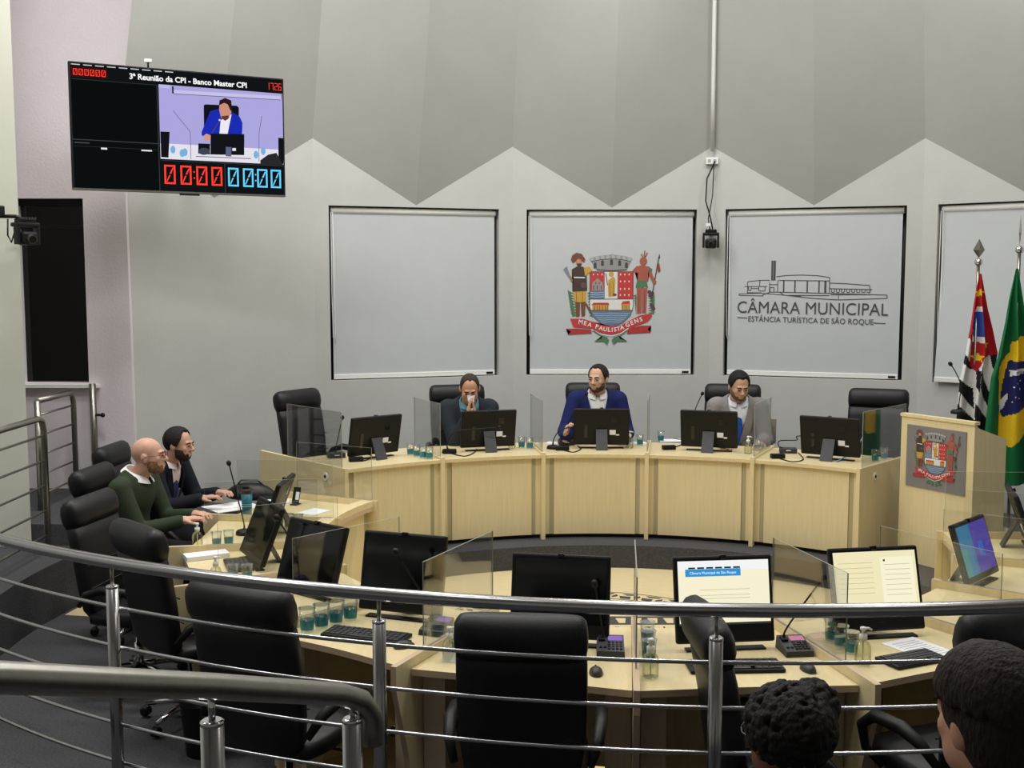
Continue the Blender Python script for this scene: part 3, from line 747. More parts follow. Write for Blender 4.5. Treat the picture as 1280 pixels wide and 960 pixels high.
# ---- microphones
def mic(label, base, rz, path, kind='box', head_r=0.017, tint=None):
    """path: world points from the base to the capsule"""
    c = thing('conference_microphone', label, 'microphone', base, rz, 'gooseneck microphones on the desks')
    inv = Matrix.Rotation(-rz, 4, 'Z') @ Matrix.Translation(-Vector(base))
    pts = [inv @ Vector(p) for p in path]
    if kind == 'unit':
        m = MB(); m.add([(-0.065, -0.075, 0), (0.065, -0.075, 0), (0.065, 0.075, 0), (-0.065, 0.075, 0), (-0.062, -0.072, 0.026), (0.062, -0.072, 0.026), (0.062, 0.072, 0.058), (-0.062, 0.072, 0.058)],
                    [(0, 3, 2, 1), (4, 5, 6, 7), (0, 1, 5, 4), (1, 2, 6, 5), (2, 3, 7, 6), (3, 0, 4, 7)])
        b = m.build('base', 'plastic2', c)
        sl = math.atan2(0.032, 0.144); T = Matrix.Translation((0, 0, 0.042)) @ Matrix.Rotation(sl, 4, 'X')
        MB().box((0.022, 0.040, 0.002), (0.066, 0.036, 0.003), mx=T).build('display', ec(tint or (170, 130, 225), 0.7), b)
        for i in range(4):
            for j in range(4):
                MB().box((-0.006 + i * 0.018, -0.05 + j * 0.018, 0.003), (0.013, 0.012, 0.004), mx=T).build('key', 'plastic', b)
        for i in range(2): MB().box((-0.045 + i * 0.02, -0.04, 0.003), (0.012, 0.010, 0.004), mx=T).build('key', 'plastic', b)
        MB().box((-0.04, 0.035, 0.006), (0.032, 0.045, 0.012), mx=T, bev=0.004).build('socket', 'plastic', b)
    elif kind == 'box':
        b = MB().box((0, 0, 0.022), (0.15, 0.10, 0.044), bev=0.008).build('base', 'plastic2', c)
        MB().box((0.0, -0.0515, 0.026), (0.04, 0.002, 0.008)).build('logo_plate', 'paper', b)
    else:
        MB().lathe([(0.055, 0), (0.055, 0.018), (0.045, 0.03), (0.015, 0.036)], 14).build('base', 'plastic', c)
    # smooth path
    sm = []
    n = len(pts)
    for i in range(n - 1):
        p0, p1, p2, p3 = pts[max(i - 1, 0)], pts[i], pts[i + 1], pts[min(i + 2, n - 1)]
        for k in range(6):
            t = k / 6
            sm.append(0.5 * ((2 * p1) + (p2 - p0) * t + (2 * p0 - 5 * p1 + 4 * p2 - p3) * t * t + (3 * p1 - p0 - 3 * p2 + p3) * t ** 3))
    sm.append(pts[-1])
    g = MB().tube(sm, [0.007 if i < 5 else 0.0045 for i in range(len(sm))], 8).build('gooseneck', 'plastic', c)
    d = (sm[-1] - sm[-2]).normalized()
    MB().tube([sm[-1] - d * 0.02, sm[-1] - d * 0.012, sm[-1], sm[-1] + d * 0.014, sm[-1] + d * 0.02], [0.006, head_r * 0.8, head_r, head_r * 0.8, head_r * 0.3], 12).build('capsule', 'plastic', c)
    return c
def rmic(label, bpx, head, kind='unit', rz=0.0, mid=None, dz=None, z=TOP, **k):
    b = P(*bpx, z) + Vector((0, 0, 0.001))
    st = b + Vector((-0.035 * math.cos(rz) - 0.02 * math.sin(rz), 0.03, 0.04)) if kind == 'unit' else b + Vector((0, 0, 0.03))
    h = ay(head[0], head[1], b.y + (dz or 0.03))
    pts = [st, st + Vector((0, 0, 0.05)), (st + h) / 2 + Vector((0, 0, 0.03)) if mid is None else ay(mid[0], mid[1], b.y + (dz or 0.03)), h]
    return mic(label, b, rz, pts, kind, **k)
rmic('grey keypad microphone with a purple display beside the wide dark computer', (763, 815), (743, 730), 'unit', R_(-4))
rmic('grey keypad microphone with a pink display beside the blue web page computer', (993, 815), (1029, 722), 'unit', R_(6), tint=(235, 150, 180))
rmic('keypad microphone leaning over the desk with four cups', (546, 790), (495, 690), 'unit', R_(-20))
rmic('microphone crossing in front of the leaning black computer', (392, 738), (346, 647), 'round', 0)
rmic('microphone standing in front of the green sweater man', (305, 668), (286, 579), 'round', 0)
rmic('low folded microphone behind the cluster of five cups', (1066, 790), (1040, 779), 'round', 0, mid=(1052, 772))
rmic('short microphone standing at the empty tilted chair', (420, 572), (428, 522), 'box', R_(20), z=PT)
def pmic(label, bpx, pts, kind='round', Y=None, rz=0):
    b = P(*bpx, PT) + Vector((0, 0, 0.001)); Y = Y or b.y
    pp = [b + Vector((0, 0, 0.025))] + [ay(x, y, b.y + dy) for x, y, dy in pts]
    return mic(label, b, rz, pp, kind)
pmic('microphone with a bent neck in front of the man with the tissue', (560, 566), [(559, 556, 0), (564, 544, 0), (575, 538, 0), (600, 536, 0), (624, 534, 0)])
pmic('microphone with a bent neck in front of the man in blue', (691, 561), [(692, 550, 0), (697, 541, 0), (708, 535, 0), (730, 532, 0), (758, 531, 0)])
pmic('microphone held by the man in the blue blazer', (708, 556), [(708, 546, 0.0), (711, 528, 0.0), (721, 509, 0.01), (733, 492, 0.02)], 'box', rz=R_(5))
pmic('microphone standing behind the computer of the man in grey', (862, 549), [(864, 535, 0), (869, 512, 0), (878, 492, 0)], 'round')
pmic('microphone with a squared bent neck near the lectern', (985, 566), [(974, 558, 0), (975, 551, 0), (996, 550, 0), (999, 545, 0), (1048, 549, -0.02)], 'box', rz=R_(-10))
lm = ay(1197, 523, 8.86)
mic('gooseneck microphone standing on the lectern', (lm.x, lm.y, DAIS + 1.19), 0, [(lm.x, lm.y, DAIS + 1.215), ay(1199, 502, 8.86), ay(1201, 482, 8.86), ay(1195, 466, 8.86), ay(1188, 455, 8.86)], 'round')

# ---- water cups
def make_cup():
    c = thing('water_cup', 'x', 'cup')
    MB().lathe([(0.024, 0.0), (0.026, 0.004), (0.033, 0.095), (0.036, 0.097), (0.036, 0.101)], 16, cap=False).add([(0.024 * math.cos(2 * PI * j / 16), 0.024 * math.sin(2 * PI * j / 16), 0.001) for j in range(16)], [list(range(16))]).build('cup_body', 'cup', c, fix=False)
    MB().lathe([(0.0272, 0.012), (0.0300, 0.052)], 16, cap=False).build('printed_band', 'teal', c, fix=False)
    MB().lathe([(0.0, 0.0985), (0.0345, 0.0985)], 16, cap=False).build('film_lid', 'cup', c, fix=False)
    return c
CUP = make_cup(); cupfirst = [True]
def cup(p, label, group, sc=1.0):
    if cupfirst[0]: cupfirst[0] = False; c = CUP; c.location = p; c['label'] = label
    else: c = dup(CUP, p, random.uniform(0, 6), label)
    c['group'] = group; c.scale = (sc,) * 3
ORD = ['first', 'second', 'third', 'fourth', 'fifth', 'sixth']
def cups(pxs, label, group, z=TOP, sc=1.0, frm=None):
    for i, q in enumerate(pxs): cup(P(*q, z) + Vector((0, 0, 0.001)), label if frm is None else label + ', ' + ORD[i] + ' from ' + frm, group, sc)
cups([(513, 569), (521, 571), (529, 573), (537, 574)], 'teal-banded water cup in the bench row of four', 'cups at the left bench computer', PT, frm='the leftmost computer'.replace('leftmost', 'nearby'))
cups([(652, 560), (662, 561)], 'teal-banded water cup by the tissue man', 'cups near the tissue man', PT, frm='the sanitizer')
cups([(800, 557)], 'single clear teal-banded water cup right of the man in blue', 'cups near the man in blue', PT)
cups([(826, 552)], 'single clear teal-banded water cup before the man in grey', 'cups near the man in grey', PT)
cups([(947, 563)], 'clear teal-banded water cup beside the open laptop', 'cups near the laptop', PT)
cups([(1094, 577), (1105, 574)], 'teal-banded water cup at the lectern end', 'cups near the lectern', PT, frm='the computer')
cups([(384, 790), (402, 785), (420, 780), (438, 775)], 'tall teal-banded cup in the row behind the railing', 'row of four cups', TOP, 1.2, 'the big chair')
cups([(573, 815), (584, 804)], 'teal-banded water cup beside the big chair', 'pair of cups by the big chair', TOP, 1.1, 'the sanitizer')
cups([(811, 828), (810, 816), (809, 804)], 'teal-banded cup in the file along the centre screen', 'file of three cups', TOP, 1.05, 'the sanitizer')
cups([(1064, 817), (1051, 809), (1039, 801), (1056, 795), (1044, 788)], 'teal-banded cup in the cluster of five', 'cluster of five cups', TOP, 1.05, 'the sanitizer pump')
cups([(271, 684), (286, 682)], 'teal-banded cup before the green sweater man', 'pair of cups at the green sweater', TOP, frm='his sanitizer')
cups([(336, 657), (349, 659), (361, 660), (373, 661)], 'teal-banded cup behind the edge-on computer', 'row of cups at the edge-on computer', TOP, frm='the tumbler')
cups([(291, 727), (309, 727), (319, 694)], 'teal-banded cup by the glossy computer', 'cups at the glossy computer', TOP, frm='the booklet')

# ---- sanitizer bottles
def make_san():
    c = thing('sanitizer_bottle', 'x', 'bottle')
    MB().lathe([(0.030, 0.0), (0.033, 0.006), (0.033, 0.07), (0.026, 0.088), (0.014, 0.096), (0.014, 0.104)], 16).build('bottle_body', 'gel', c)
    pm = MB().lathe([(0.016, 0.100), (0.016, 0.122), (0.007, 0.124), (0.007, 0.140), (0.013, 0.142), (0.013, 0.152), (0.004, 0.155)], 14).build('pump', 'white', c)
    MB().tube([(0, 0, 0.147), (0.02, 0, 0.148), (0.036, 0, 0.140)], [0.006, 0.005, 0.004], 8).build('nozzle', 'white', pm)
    MB().tube([(0, 0, 0.008), (0, 0, 0.098)], 0.003, 6).build('dip_tube', 'white', c)
    return c
SAN = make_san(); sf = [True]
def san(px, py, label, z=TOP, rz=0.5, sc=1.0):
    p = P(px, py, z) + Vector((0, 0, 0.001))
    if sf[0]: sf[0] = False; c = SAN; c.location = p; c['label'] = label
    else: c = dup(SAN, p, rz, label)
    c['group'] = 'sanitizer bottles with white pumps'; c.scale = (sc,) * 3
san(640, 560, 'clear sanitizer bottle with white pump near the tissue man', PT, 0)
san(787, 560, 'clear sanitizer bottle with white pump beside the man in blue', PT, 0)
san(935, 567, 'clear sanitizer bottle with white pump in front of the open laptop', PT, 0)
san(247, 683, 'clear sanitizer bottle with white pump before the green sweater', TOP, 2.6)
san(270, 729, 'clear sanitizer bottle with white pump next to the booklet', TOP, 0.3)
san(562, 825, 'clear sanitizer bottle with white pump left of the big black chair', TOP, 0.2)
san(813, 846, 'clear sanitizer bottle with white pump in front of three cups', TOP, 1.2, 1.1)
san(1078, 830, 'clear sanitizer bottle with white pump between five cups and keyboard', TOP, 0.1, 1.1)

# ---- keyboards, mice
def keyboard(label, px, py, rz, z=TOP, w=0.42):
    p = P(px, py, z); k = thing('keyboard', label, 'keyboard', (p.x, p.y, z + 0.001), rz)
    MB().box((0, 0, 0.009), (w, 0.15, 0.016), bev=0.005).build('case', 'plastic', k)
    n = 14; cw = (w - 0.03) / n
    for r in range(5):
        kb = MB()
        for i in range(n):
            if r == 0 and 3 < i < 9: continue
            kb.box((-(w - 0.03) / 2 + cw * (i + 0.5), -0.054 + r * 0.026, 0.0195), (cw * 0.82, 0.020, 0.005))
        if r == 0: kb.box((0, -0.054, 0.0195), (cw * 5.6, 0.020, 0.005))
        kb.build('key_row', 'plastic2', k)
    return k
keyboard('black keyboard in front of the switched-off computer by four cups', 458, 796, R_(-19))
keyboard('black keyboard below the page with the blue banner', 918, 835, R_(3))
keyboard('black keyboard beside the printed sheet', 1140, 826, R_(24), w=0.30)
keyboard('dark keyboard lying by the booklet', 298, 708, R_(-70), w=0.30)
def mouse(label, px, py, rz, z=TOP):
    p = P(px, py, z); k = thing('computer_mouse', label, 'mouse', (p.x, p.y, z + 0.001), rz)
    secs = []
    for t in [i / 8 for i in range(9)]:
        y = -0.05 + 0.1 * t; s = math.sin(PI * (0.06 + 0.88 * t)) ** 0.5
        secs.append([(0.031 * s * math.cos(a), y, 0.001 + max(0, 0.034 * s * math.sin(a) * (1.1 - 0.35 * t))) for a in [PI * j / 10 for j in range(11)]])
    MB().loft(secs).build('shell', 'plastic2', k)
    MB().tube([(0, 0.02, 0.028), (0, 0.038, 0.022)], 0.004, 6).build('wheel', 'plastic', k)
    return k
mouse('dark grey mouse on the desk of the four cups', 505, 809, R_(-60))
mouse('black mouse in front of the purple display microphone', 745, 842, 0)
mouse('black mouse in front of the pink display microphone', 1010, 838, 0.2)

# ---- papers, laptop and other small things
def sheet(label, px, py, rz, z, n=1, w=0.21, h=0.297, lines=False, name='paper_sheet'):
    p = P(px, py, z); o = thing(name, label, 'paper', (p.x, p.y, z + 0.001), rz)
    MB().box((0, 0, 0.0006 * n), (w, h, 0.0012 * n)).build('page', 'paper', o)
    if lines:
        for i in range(9): MB().box((0, h * 0.36 - i * 0.024, 0.0012 * n + 0.0003), (w * 0.72, 0.005, 0.0004)).build('printed_line', 'ink' if 0 else M['greyline'], o)
    return o
M['greyline'] = mat('grey_print', (170, 172, 182), 0.8, nscale=30, namt=0.1)
sheet('printed white sheet between keyboard and brown haired onlooker', 1152, 812, R_(28), TOP, 2, lines=True)
sheet('thick white booklet on the desk behind the railing', 258, 697, R_(-62), TOP, 22, 0.12, 0.26, name='booklet')
sheet('large white papers in front of the man in the dark suit', 290, 634, R_(-50), TOP, 3, 0.30, 0.36)
sheet('small white paper near the phone on its stand', 392, 640, R_(-30), TOP, 2, 0.16, 0.20)
sheet('crumpled white papers behind the tilted computer', 345, 628, R_(10), TOP, 8, 0.2, 0.16)
sheet('white paper under the cables by the man in grey', 838, 551, R_(5), PT, 4, 0.22, 0.16)
sheet('white paper under the microphone of the man in blue', 697, 554, R_(-10), PT, 3, 0.20, 0.14)
sheet('white papers right of the blue blazer computer', 793, 554, R_(12), PT, 3, 0.22, 0.14)
# folded white card at the big chair
p = P(568, 826); fc = MB().add([(-0.05, 0.03, 0), (0.05, 0.03, 0), (0.05, 0, 0.06), (-0.05, 0, 0.06), (0.05, -0.03, 0), (-0.05, -0.03, 0)], [(0, 1, 2, 3), (3, 2, 4, 5), (0, 3, 5), (1, 4, 2)]).build('folded_card', 'paper')
fc.location = (p.x, p.y, TOP + 0.001); fc.rotation_euler = (0, 0, R_(-20)); tag(fc, 'folded white card beside the pair of cups', 'card')
# open laptop
p = P(948, 553, PT); lp = thing('laptop', 'open grey laptop in front of the man in the grey suit', 'laptop', (p.x, p.y + 0.06, PT + 0.001), R_(180 - 12))
M['lapgrey'] = mat('laptop_grey', (150, 148, 140), 0.4, nscale=20, namt=0.04)
MB().box((0, 0, 0.008), (0.34, 0.23, 0.016), bev=0.004).build('base', 'lapgrey', lp)
T = Matrix.Translation((0, 0.115, 0.016)) @ Matrix.Rotation(R_(-14), 4, 'X')
sc_ = MB().box((0, 0, 0.115), (0.34, 0.008, 0.23), mx=T, bev=0.003).build('lid', 'lapgrey', lp)
MB().box((0, -0.0045, 0.12), (0.31, 0.001, 0.19), mx=T).build('screen', 'screen_off', sc_)
MB().box((0, 0.0045, 0.12), (0.03, 0.001, 0.03), mx=T).build('lid_mark', 'chrome', sc_)
MB().box((0, 0.02, 0.0165), (0.29, 0.11, 0.002)).build('keys', 'plastic', lp)
# teal tumbler
p = P(309, 648); tb = thing('tumbler', 'teal insulated tumbler with a black lid', 'tumbler', (p.x, p.y, TOP + 0.001))
M['tumteal'] = mat('teal_enamel', (35, 120, 140), 0.3, nscale=20, namt=0.08)
MB().lathe([(0.030, 0), (0.033, 0.004), (0.040, 0.185)], 18).build('body', 'tumteal', tb)
MB().lathe([(0.042, 0.1855), (0.042, 0.21), (0.036, 0.216), (0.014, 0.217)], 18).build('lid', 'plastic', tb)
MB().box((0.0, -0.012, 0.226), (0.05, 0.02, 0.018), bev=0.005).build('spout', 'plastic', tb)
for zz in (0.09, 0.105, 0.12): MB().lathe([(0.0372, zz), (0.0376, zz + 0.003)], 18, cap=False).build('print_line', 'paper', tb)
# phone on a stand
p = P(369, 631); ph = thing('phone', 'phone on a small stand at the end of the left desks', 'phone', (p.x, p.y, TOP + 0.001), R_(-20))
MB().box((0, 0, 0.004), (0.06, 0.07, 0.008), bev=0.003).build('stand', 'plastic2', ph)
T = Matrix.Translation((0, 0, 0.008)) @ Matrix.Rotation(R_(-18), 4, 'X')
pb_ = MB().box((0, 0, 0.065), (0.062, 0.008, 0.125), mx=T, bev=0.003).build('body', 'plastic', ph)
MB().box((0.012, -0.0045, 0.06), (0.03, 0.001, 0.06), mx=T).build('lit_screen', ec((235, 235, 230), 0.8), pb_)
# black bag on the far left desk
p = P(300, 628); bg = thing('shoulder_bag', 'soft black bag slumped behind the white papers', 'bag', (p.x + 0.05, p.y + 0.15, TOP + 0.001), R_(-10))
secs = [[(0.20 * s * math.cos(a), 0.09 * s * math.sin(a), z) for a in [2 * PI * j / 18 for j in range(18)]] for z, s in ((0, 0.9), (0.02, 1.05), (0.06, 1.0), (0.10, 0.7), (0.125, 0.3))]
MB().loft(secs).build('bag_body', 'leather', bg)
MB().tube([(-0.15, 0, 0.06), (-0.08, 0.0, 0.14), (0.06, 0.0, 0.145), (0.15, 0, 0.07)], 0.008, 8).build('strap', 'plastic', bg)
# adapters and cables
def adapter(label, px, py, rz, z, pts):
    p = P(px, py, z); a = thing('power_adapter', label, 'adapter', (p.x, p.y, z + 0.001), rz, 'black adapters with cables')
    MB().box((0, 0, 0.02), (0.12, 0.055, 0.038), bev=0.006).build('brick', 'plastic', a)
    inv = Matrix.Rotation(-rz, 4, 'Z') @ Matrix.Translation((-p.x, -p.y, -(z + 0.001)))
    q = [inv @ Vector((*P(x, y, z).xy, z + 0.006)) for x, y in pts]
    sm = []
    for i in range(len(q) - 1):
        p0, p1, p2, p3 = q[max(i - 1, 0)], q[i], q[i + 1], q[min(i + 2, len(q) - 1)]
        for k in range(5):
            t = k / 5; sm.append(0.5 * ((2 * p1) + (p2 - p0) * t + (2 * p0 - 5 * p1 + 4 * p2 - p3) * t * t + (3 * p1 - p0 - 3 * p2 + p3) * t ** 3))
    sm.append(q[-1]); MB().tube(sm, 0.0045, 6).build('cable', 'plastic', a)
    return a
adapter('black adapter with cable below the empty tilted chair computer', 445, 577, 0.3, PT, [(446, 577), (458, 576), (465, 571), (458, 568)])
adapter('black adapter with looping cable under the tissue man', 562, 567, 0.1, PT, [(562, 567), (580, 571), (592, 567), (596, 562)])
adapter('black adapter with looping cable under the man in blue', 703, 563, 0.0, PT, [(703, 563), (716, 566), (726, 562), (722, 558)])
adapter('black adapter on the white paper of the man in grey', 836, 562, 0.2, PT, [(836, 562), (848, 558), (858, 553), (842, 549)])
adapter('black adapter with two cables near the lectern', 972, 573, 0.1, PT, [(972, 573), (990, 578), (1004, 575), (998, 567)])
adapter('black adapter with tangled cables in front of the lectern', 1218, 672, 0.4, TOP, [(1218, 672), (1216, 660), (1226, 663), (1236, 668)])
cb = MB().tube([P(1046, 578, PT) + Vector((0, 0, 0.006)), P(1060, 572, PT) + Vector((0, 0, 0.02)), P(1072, 566, PT) + Vector((0, 0, 0.06)), P(1078, 562, PT) + Vector((0, 0, 0.11))], 0.006, 8).build('network_cable', mat('blue_cable', (110, 140, 190), 0.5, nscale=20, namt=0.1))
tag(cb, 'pale blue network cable leaving the computer by the lectern', 'cable')
# waste bin under the left chairs
wb = MB().lathe([(0.10, 0.0), (0.13, 0.28), (0.135, 0.285), (0.128, 0.28), (0.098, 0.01), (0.0, 0.01)], 20, cap=False).build('waste_bin', 'plastic')
wb.location = (*az(258, 940, 0.0).xy, 0.001); tag(wb, 'round black waste bin on the carpet under the chairs', 'bin')
# ================================================================== people
class SDF:
    def __init__(self, lo, hi, h):
        self.lo = np.array(lo, float); self.h = h
        self.n = np.ceil((np.array(hi) - self.lo) / h).astype(int) + 1
        self.F = np.full(self.n, 0.25, np.float32)
    def block(self, lo, hi):
        i0 = np.clip(np.floor((np.array(lo) - self.lo) / self.h).astype(int), 0, self.n)
        i1 = np.clip(np.ceil((np.array(hi) - self.lo) / self.h).astype(int) + 1, 0, self.n)
        if (i1 - i0 <= 0).any(): return None
        ax = [self.lo[a] + self.h * np.arange(i0[a], i1[a]) for a in range(3)]
        return tuple(slice(i0[a], i1[a]) for a in range(3)), ax[0][:, None, None], ax[1][None, :, None], ax[2][None, None, :]
    def smin(self, sl, d, k):
        f = self.F[sl]
        h = np.clip(0.5 + 0.5 * (f - d) / k, 0, 1)
        self.F[sl] = (f * (1 - h) + d * h - k * h * (1 - h)).astype(np.float32)
    def ell(self, c, r, R=None, k=0.02, sub=False):
        c = np.array(c, float); r = np.array(r, float); m = r.max() + 2 * k + 0.01
        b = self.block(c - m, c + m)
        if b is None: return
        sl, X, Y, Z = b; X = X - c[0]; Y = Y - c[1]; Z = Z - c[2]
        if R is not None:
            R = np.array(R); q = [R[0, i] * X + R[1, i] * Y + R[2, i] * Z for i in range(3)]
        else: q = [X, Y, Z]
        k0 = np.sqrt((q[0] / r[0]) ** 2 + (q[1] / r[1]) ** 2 + (q[2] / r[2]) ** 2)
        k1 = np.sqrt((q[0] / r[0] ** 2) ** 2 + (q[1] / r[1] ** 2) ** 2 + (q[2] / r[2] ** 2) ** 2) + 1e-9
        d = k0 * (k0 - 1) / k1
        if sub:
            f = self.F[sl]; h = np.clip(0.5 - 0.5 * (f + d) / k, 0, 1)
            self.F[sl] = (f * (1 - h) - d * h + k * h * (1 - h)).astype(np.float32)
        else: self.smin(sl, d, k)
    def cone(self, a, b, ra, rb, k=0.015):
        a = np.array(a, float); b = np.array(b, float); m = max(ra, rb) + 2 * k + 0.01
        bl = self.block(np.minimum(a, b) - m, np.maximum(a, b) + m)
        if bl is None: return
        sl, X, Y, Z = bl; d = b - a; L2 = (d ** 2).sum() + 1e-12
        t = np.clip(((X - a[0]) * d[0] + (Y - a[1]) * d[1] + (Z - a[2]) * d[2]) / L2, 0, 1)
        q = np.sqrt((X - a[0] - t * d[0]) ** 2 + (Y - a[1] - t * d[1]) ** 2 + (Z - a[2] - t * d[2]) ** 2) - (ra + (rb - ra) * t)
        self.smin(sl, q, k)
    def clip(self, fn):
        """keep only where fn(X,Y,Z) < 0"""
        X = (self.lo[0] + self.h * np.arange(self.n[0]))[:, None, None]; Y = (self.lo[1] + self.h * np.arange(self.n[1]))[None, :, None]; Z = (self.lo[2] + self.h * np.arange(self.n[2]))[None, None, :]
        self.F = np.maximum(self.F, fn(X, Y, Z)).astype(np.float32)
    def mesh(self):
        F = self.F; F[0] = F[-1] = 1; F[:, 0] = F[:, -1] = 1; F[:, :, 0] = F[:, :, -1] = 1
        ins = F < 0
        nx, ny, nz = F.shape
        cnt = np.zeros((nx - 1, ny - 1, nz - 1), np.int8)
        for i in (0, 1):
            for j in (0, 1):
                for k in (0, 1): cnt += ins[i:nx - 1 + i, j:ny - 1 + j, k:nz - 1 + k]
        act = np.argwhere((cnt > 0) & (cnt < 8))
        idx = np.full(cnt.shape, -1, np.int64); idx[tuple(act.T)] = np.arange(len(act))
        S = np.zeros((len(act), 3)); N = np.zeros(len(act))
        cs = [(0, 0, 0), (1, 0, 0), (0, 1, 0), (1, 1, 0), (0, 0, 1), (1, 0, 1), (0, 1, 1), (1, 1, 1)]
        vals = [F[act[:, 0] + c[0], act[:, 1] + c[1], act[:, 2] + c[2]] for c in cs]
        for a in range(8):
            for b in range(a + 1, 8):
                if sum(abs(cs[a][i] - cs[b][i]) for i in range(3)) != 1: continue
                m = (vals[a] < 0) != (vals[b] < 0)
                t = vals[a][m] / (vals[a][m] - vals[b][m])
                S[m] += np.array(cs[a]) + t[:, None] * (np.array(cs[b]) - np.array(cs[a])); N[m] += 1
        V = self.lo + self.h * (act + S / N[:, None])
        faces = []
        for ax in range(3):
            sa = [slice(None)] * 3; sb = [slice(None)] * 3; sa[ax] = slice(0, -1); sb[ax] = slice(1, None)
            A = ins[tuple(sa)]; B = ins[tuple(sb)]
            e = np.argwhere(A != B)
            o1, o2 = [q for q in range(3) if q != ax]
            if ax == 1: o1, o2 = o2, o1
            ok = (e[:, o1] > 0) & (e[:, o2] > 0) & (e[:, o1] < F.shape[o1] - 1) & (e[:, o2] < F.shape[o2] - 1); e = e[ok]
            q = []
            for (d1, d2) in ((-1, -1), (0, -1), (0, 0), (-1, 0)):
                c = e.copy(); c[:, o1] += d1; c[:, o2] += d2; q.append(idx[c[:, 0], c[:, 1], c[:, 2]])
            q = np.stack(q, 1); flip = ~A[e[:, 0], e[:, 1], e[:, 2]]
            q[flip] = q[flip][:, ::-1]; faces.append(q)
        Fc = np.concatenate(faces) if faces else np.zeros((0, 4), int)
        return V, Fc
def sdf_obj(name, V, Fc, m, parent=None):
    me = bpy.data.meshes.new(name); me.from_pydata(V.tolist(), [], Fc.tolist())
    me.polygons.foreach_set('use_smooth', [True] * len(me.polygons))
    me.materials.append(M[m] if isinstance(m, str) else m); me.update()
    o = bpy.data.objects.new(name, me); COL.objects.link(o)
    if parent is not None: o.parent = parent
    return o
def rotm(yaw=0, pitch=0, roll=0):
    return np.array(Euler((R_(pitch), R_(roll), R_(yaw)), 'ZXY' if 0 else 'XYZ').to_matrix() if False else (Matrix.Rotation(R_(yaw), 3, 'Z') @ Matrix.Rotation(R_(pitch), 3, 'X') @ Matrix.Rotation(R_(roll), 3, 'Y')))
SKIN = {}
def skin(rgb):
    if rgb not in SKIN:
        m = mat('skin_%d' % rgb[0], rgb, 0.55, nscale=25, namt=0.08); m.node_tree.nodes['Principled BSDF'].inputs['Subsurface Weight'].default_value = 0.03
        m.node_tree.nodes['Principled BSDF'].inputs['Subsurface Radius'].default_value = (0.01, 0.004, 0.002); SKIN[rgb] = m
    return SKIN[rgb]
CL = {}
def cloth(rgb, rough=0.85):
    if rgb not in CL: CL[rgb] = mat('cloth_%d_%d_%d' % rgb, rgb, rough, nscale=120, namt=0.12, bump=0.1, bscale=300, spec=0.2)
    return CL[rgb]
HAIR = {}
def hairm(rgb, sc=90):
    if rgb not in HAIR: HAIR[rgb] = mat('hair_%d' % rgb[0], rgb, 0.7, nscale=sc, namt=0.45, bump=0.6, bscale=sc * 1.6, stretch=(1, 1, 0.35), spec=0.3)
    return HAIR[rgb]
M['eye'] = mat('dark_eye', (28, 20, 18), 0.2, nscale=20, namt=0.1)
M['lip'] = mat('lip', (150, 88, 80), 0.5, nscale=40, namt=0.08)

def head_prims(S, c, R, bald_k=0.012, fat=1.0):
    """head of about 0.235 m; local +y is the face"""
    c = np.array(c, float)
    def L(p): return c + R @ np.array(p, float)
    S.ell(L((0, -0.012, 0.030)), (0.076, 0.096, 0.088), R, 0.012)
    S.ell(L((0, 0.028, -0.030)), (0.062 * fat, 0.066, 0.082), R, 0.02)
    S.ell(L((0, 0.050, -0.088)), (0.036 * fat, 0.036, 0.027), R, 0.02)
    for s in (-1, 1):
        S.ell(L((s * 0.040 * fat, 0.020, -0.062)), (0.026, 0.046, 0.034), R, 0.02)      # jaw
        S.ell(L((s * 0.036, 0.066, -0.022)), (0.022, 0.018, 0.020), R, 0.014)      # cheek
        S.ell(L((s * 0.030, 0.103, 0.002)), (0.017, 0.016, 0.011), R, 0.010, sub=True)   # socket
        S.ell(L((s * 0.030, 0.083, 0.001)), (0.014, 0.012, 0.011), R, 0.004)       # eyeball under lid
        S.ell(L((s * 0.079, -0.008, -0.008)), (0.010, 0.022, 0.032), R, 0.006)     # ear
    S.cone(L((-0.034, 0.084, 0.021)), L((0.034, 0.084, 0.021)), 0.010, 0.010, 0.012)   # brow
    S.cone(L((0, 0.090, 0.010)), L((0, 0.112, -0.028)), 0.008, 0.012, 0.010)
    for s in (-1, 1): S.ell(L((s * 0.012, 0.100, -0.032)), (0.009, 0.010, 0.008), R, 0.006)
    S.cone(L((-0.018, 0.088, -0.058)), L((0.018, 0.088, -0.058)), 0.0065, 0.0065, 0.006)
    S.cone(L((-0.015, 0.087, -0.070)), L((0.015, 0.087, -0.070)), 0.007, 0.007, 0.006)

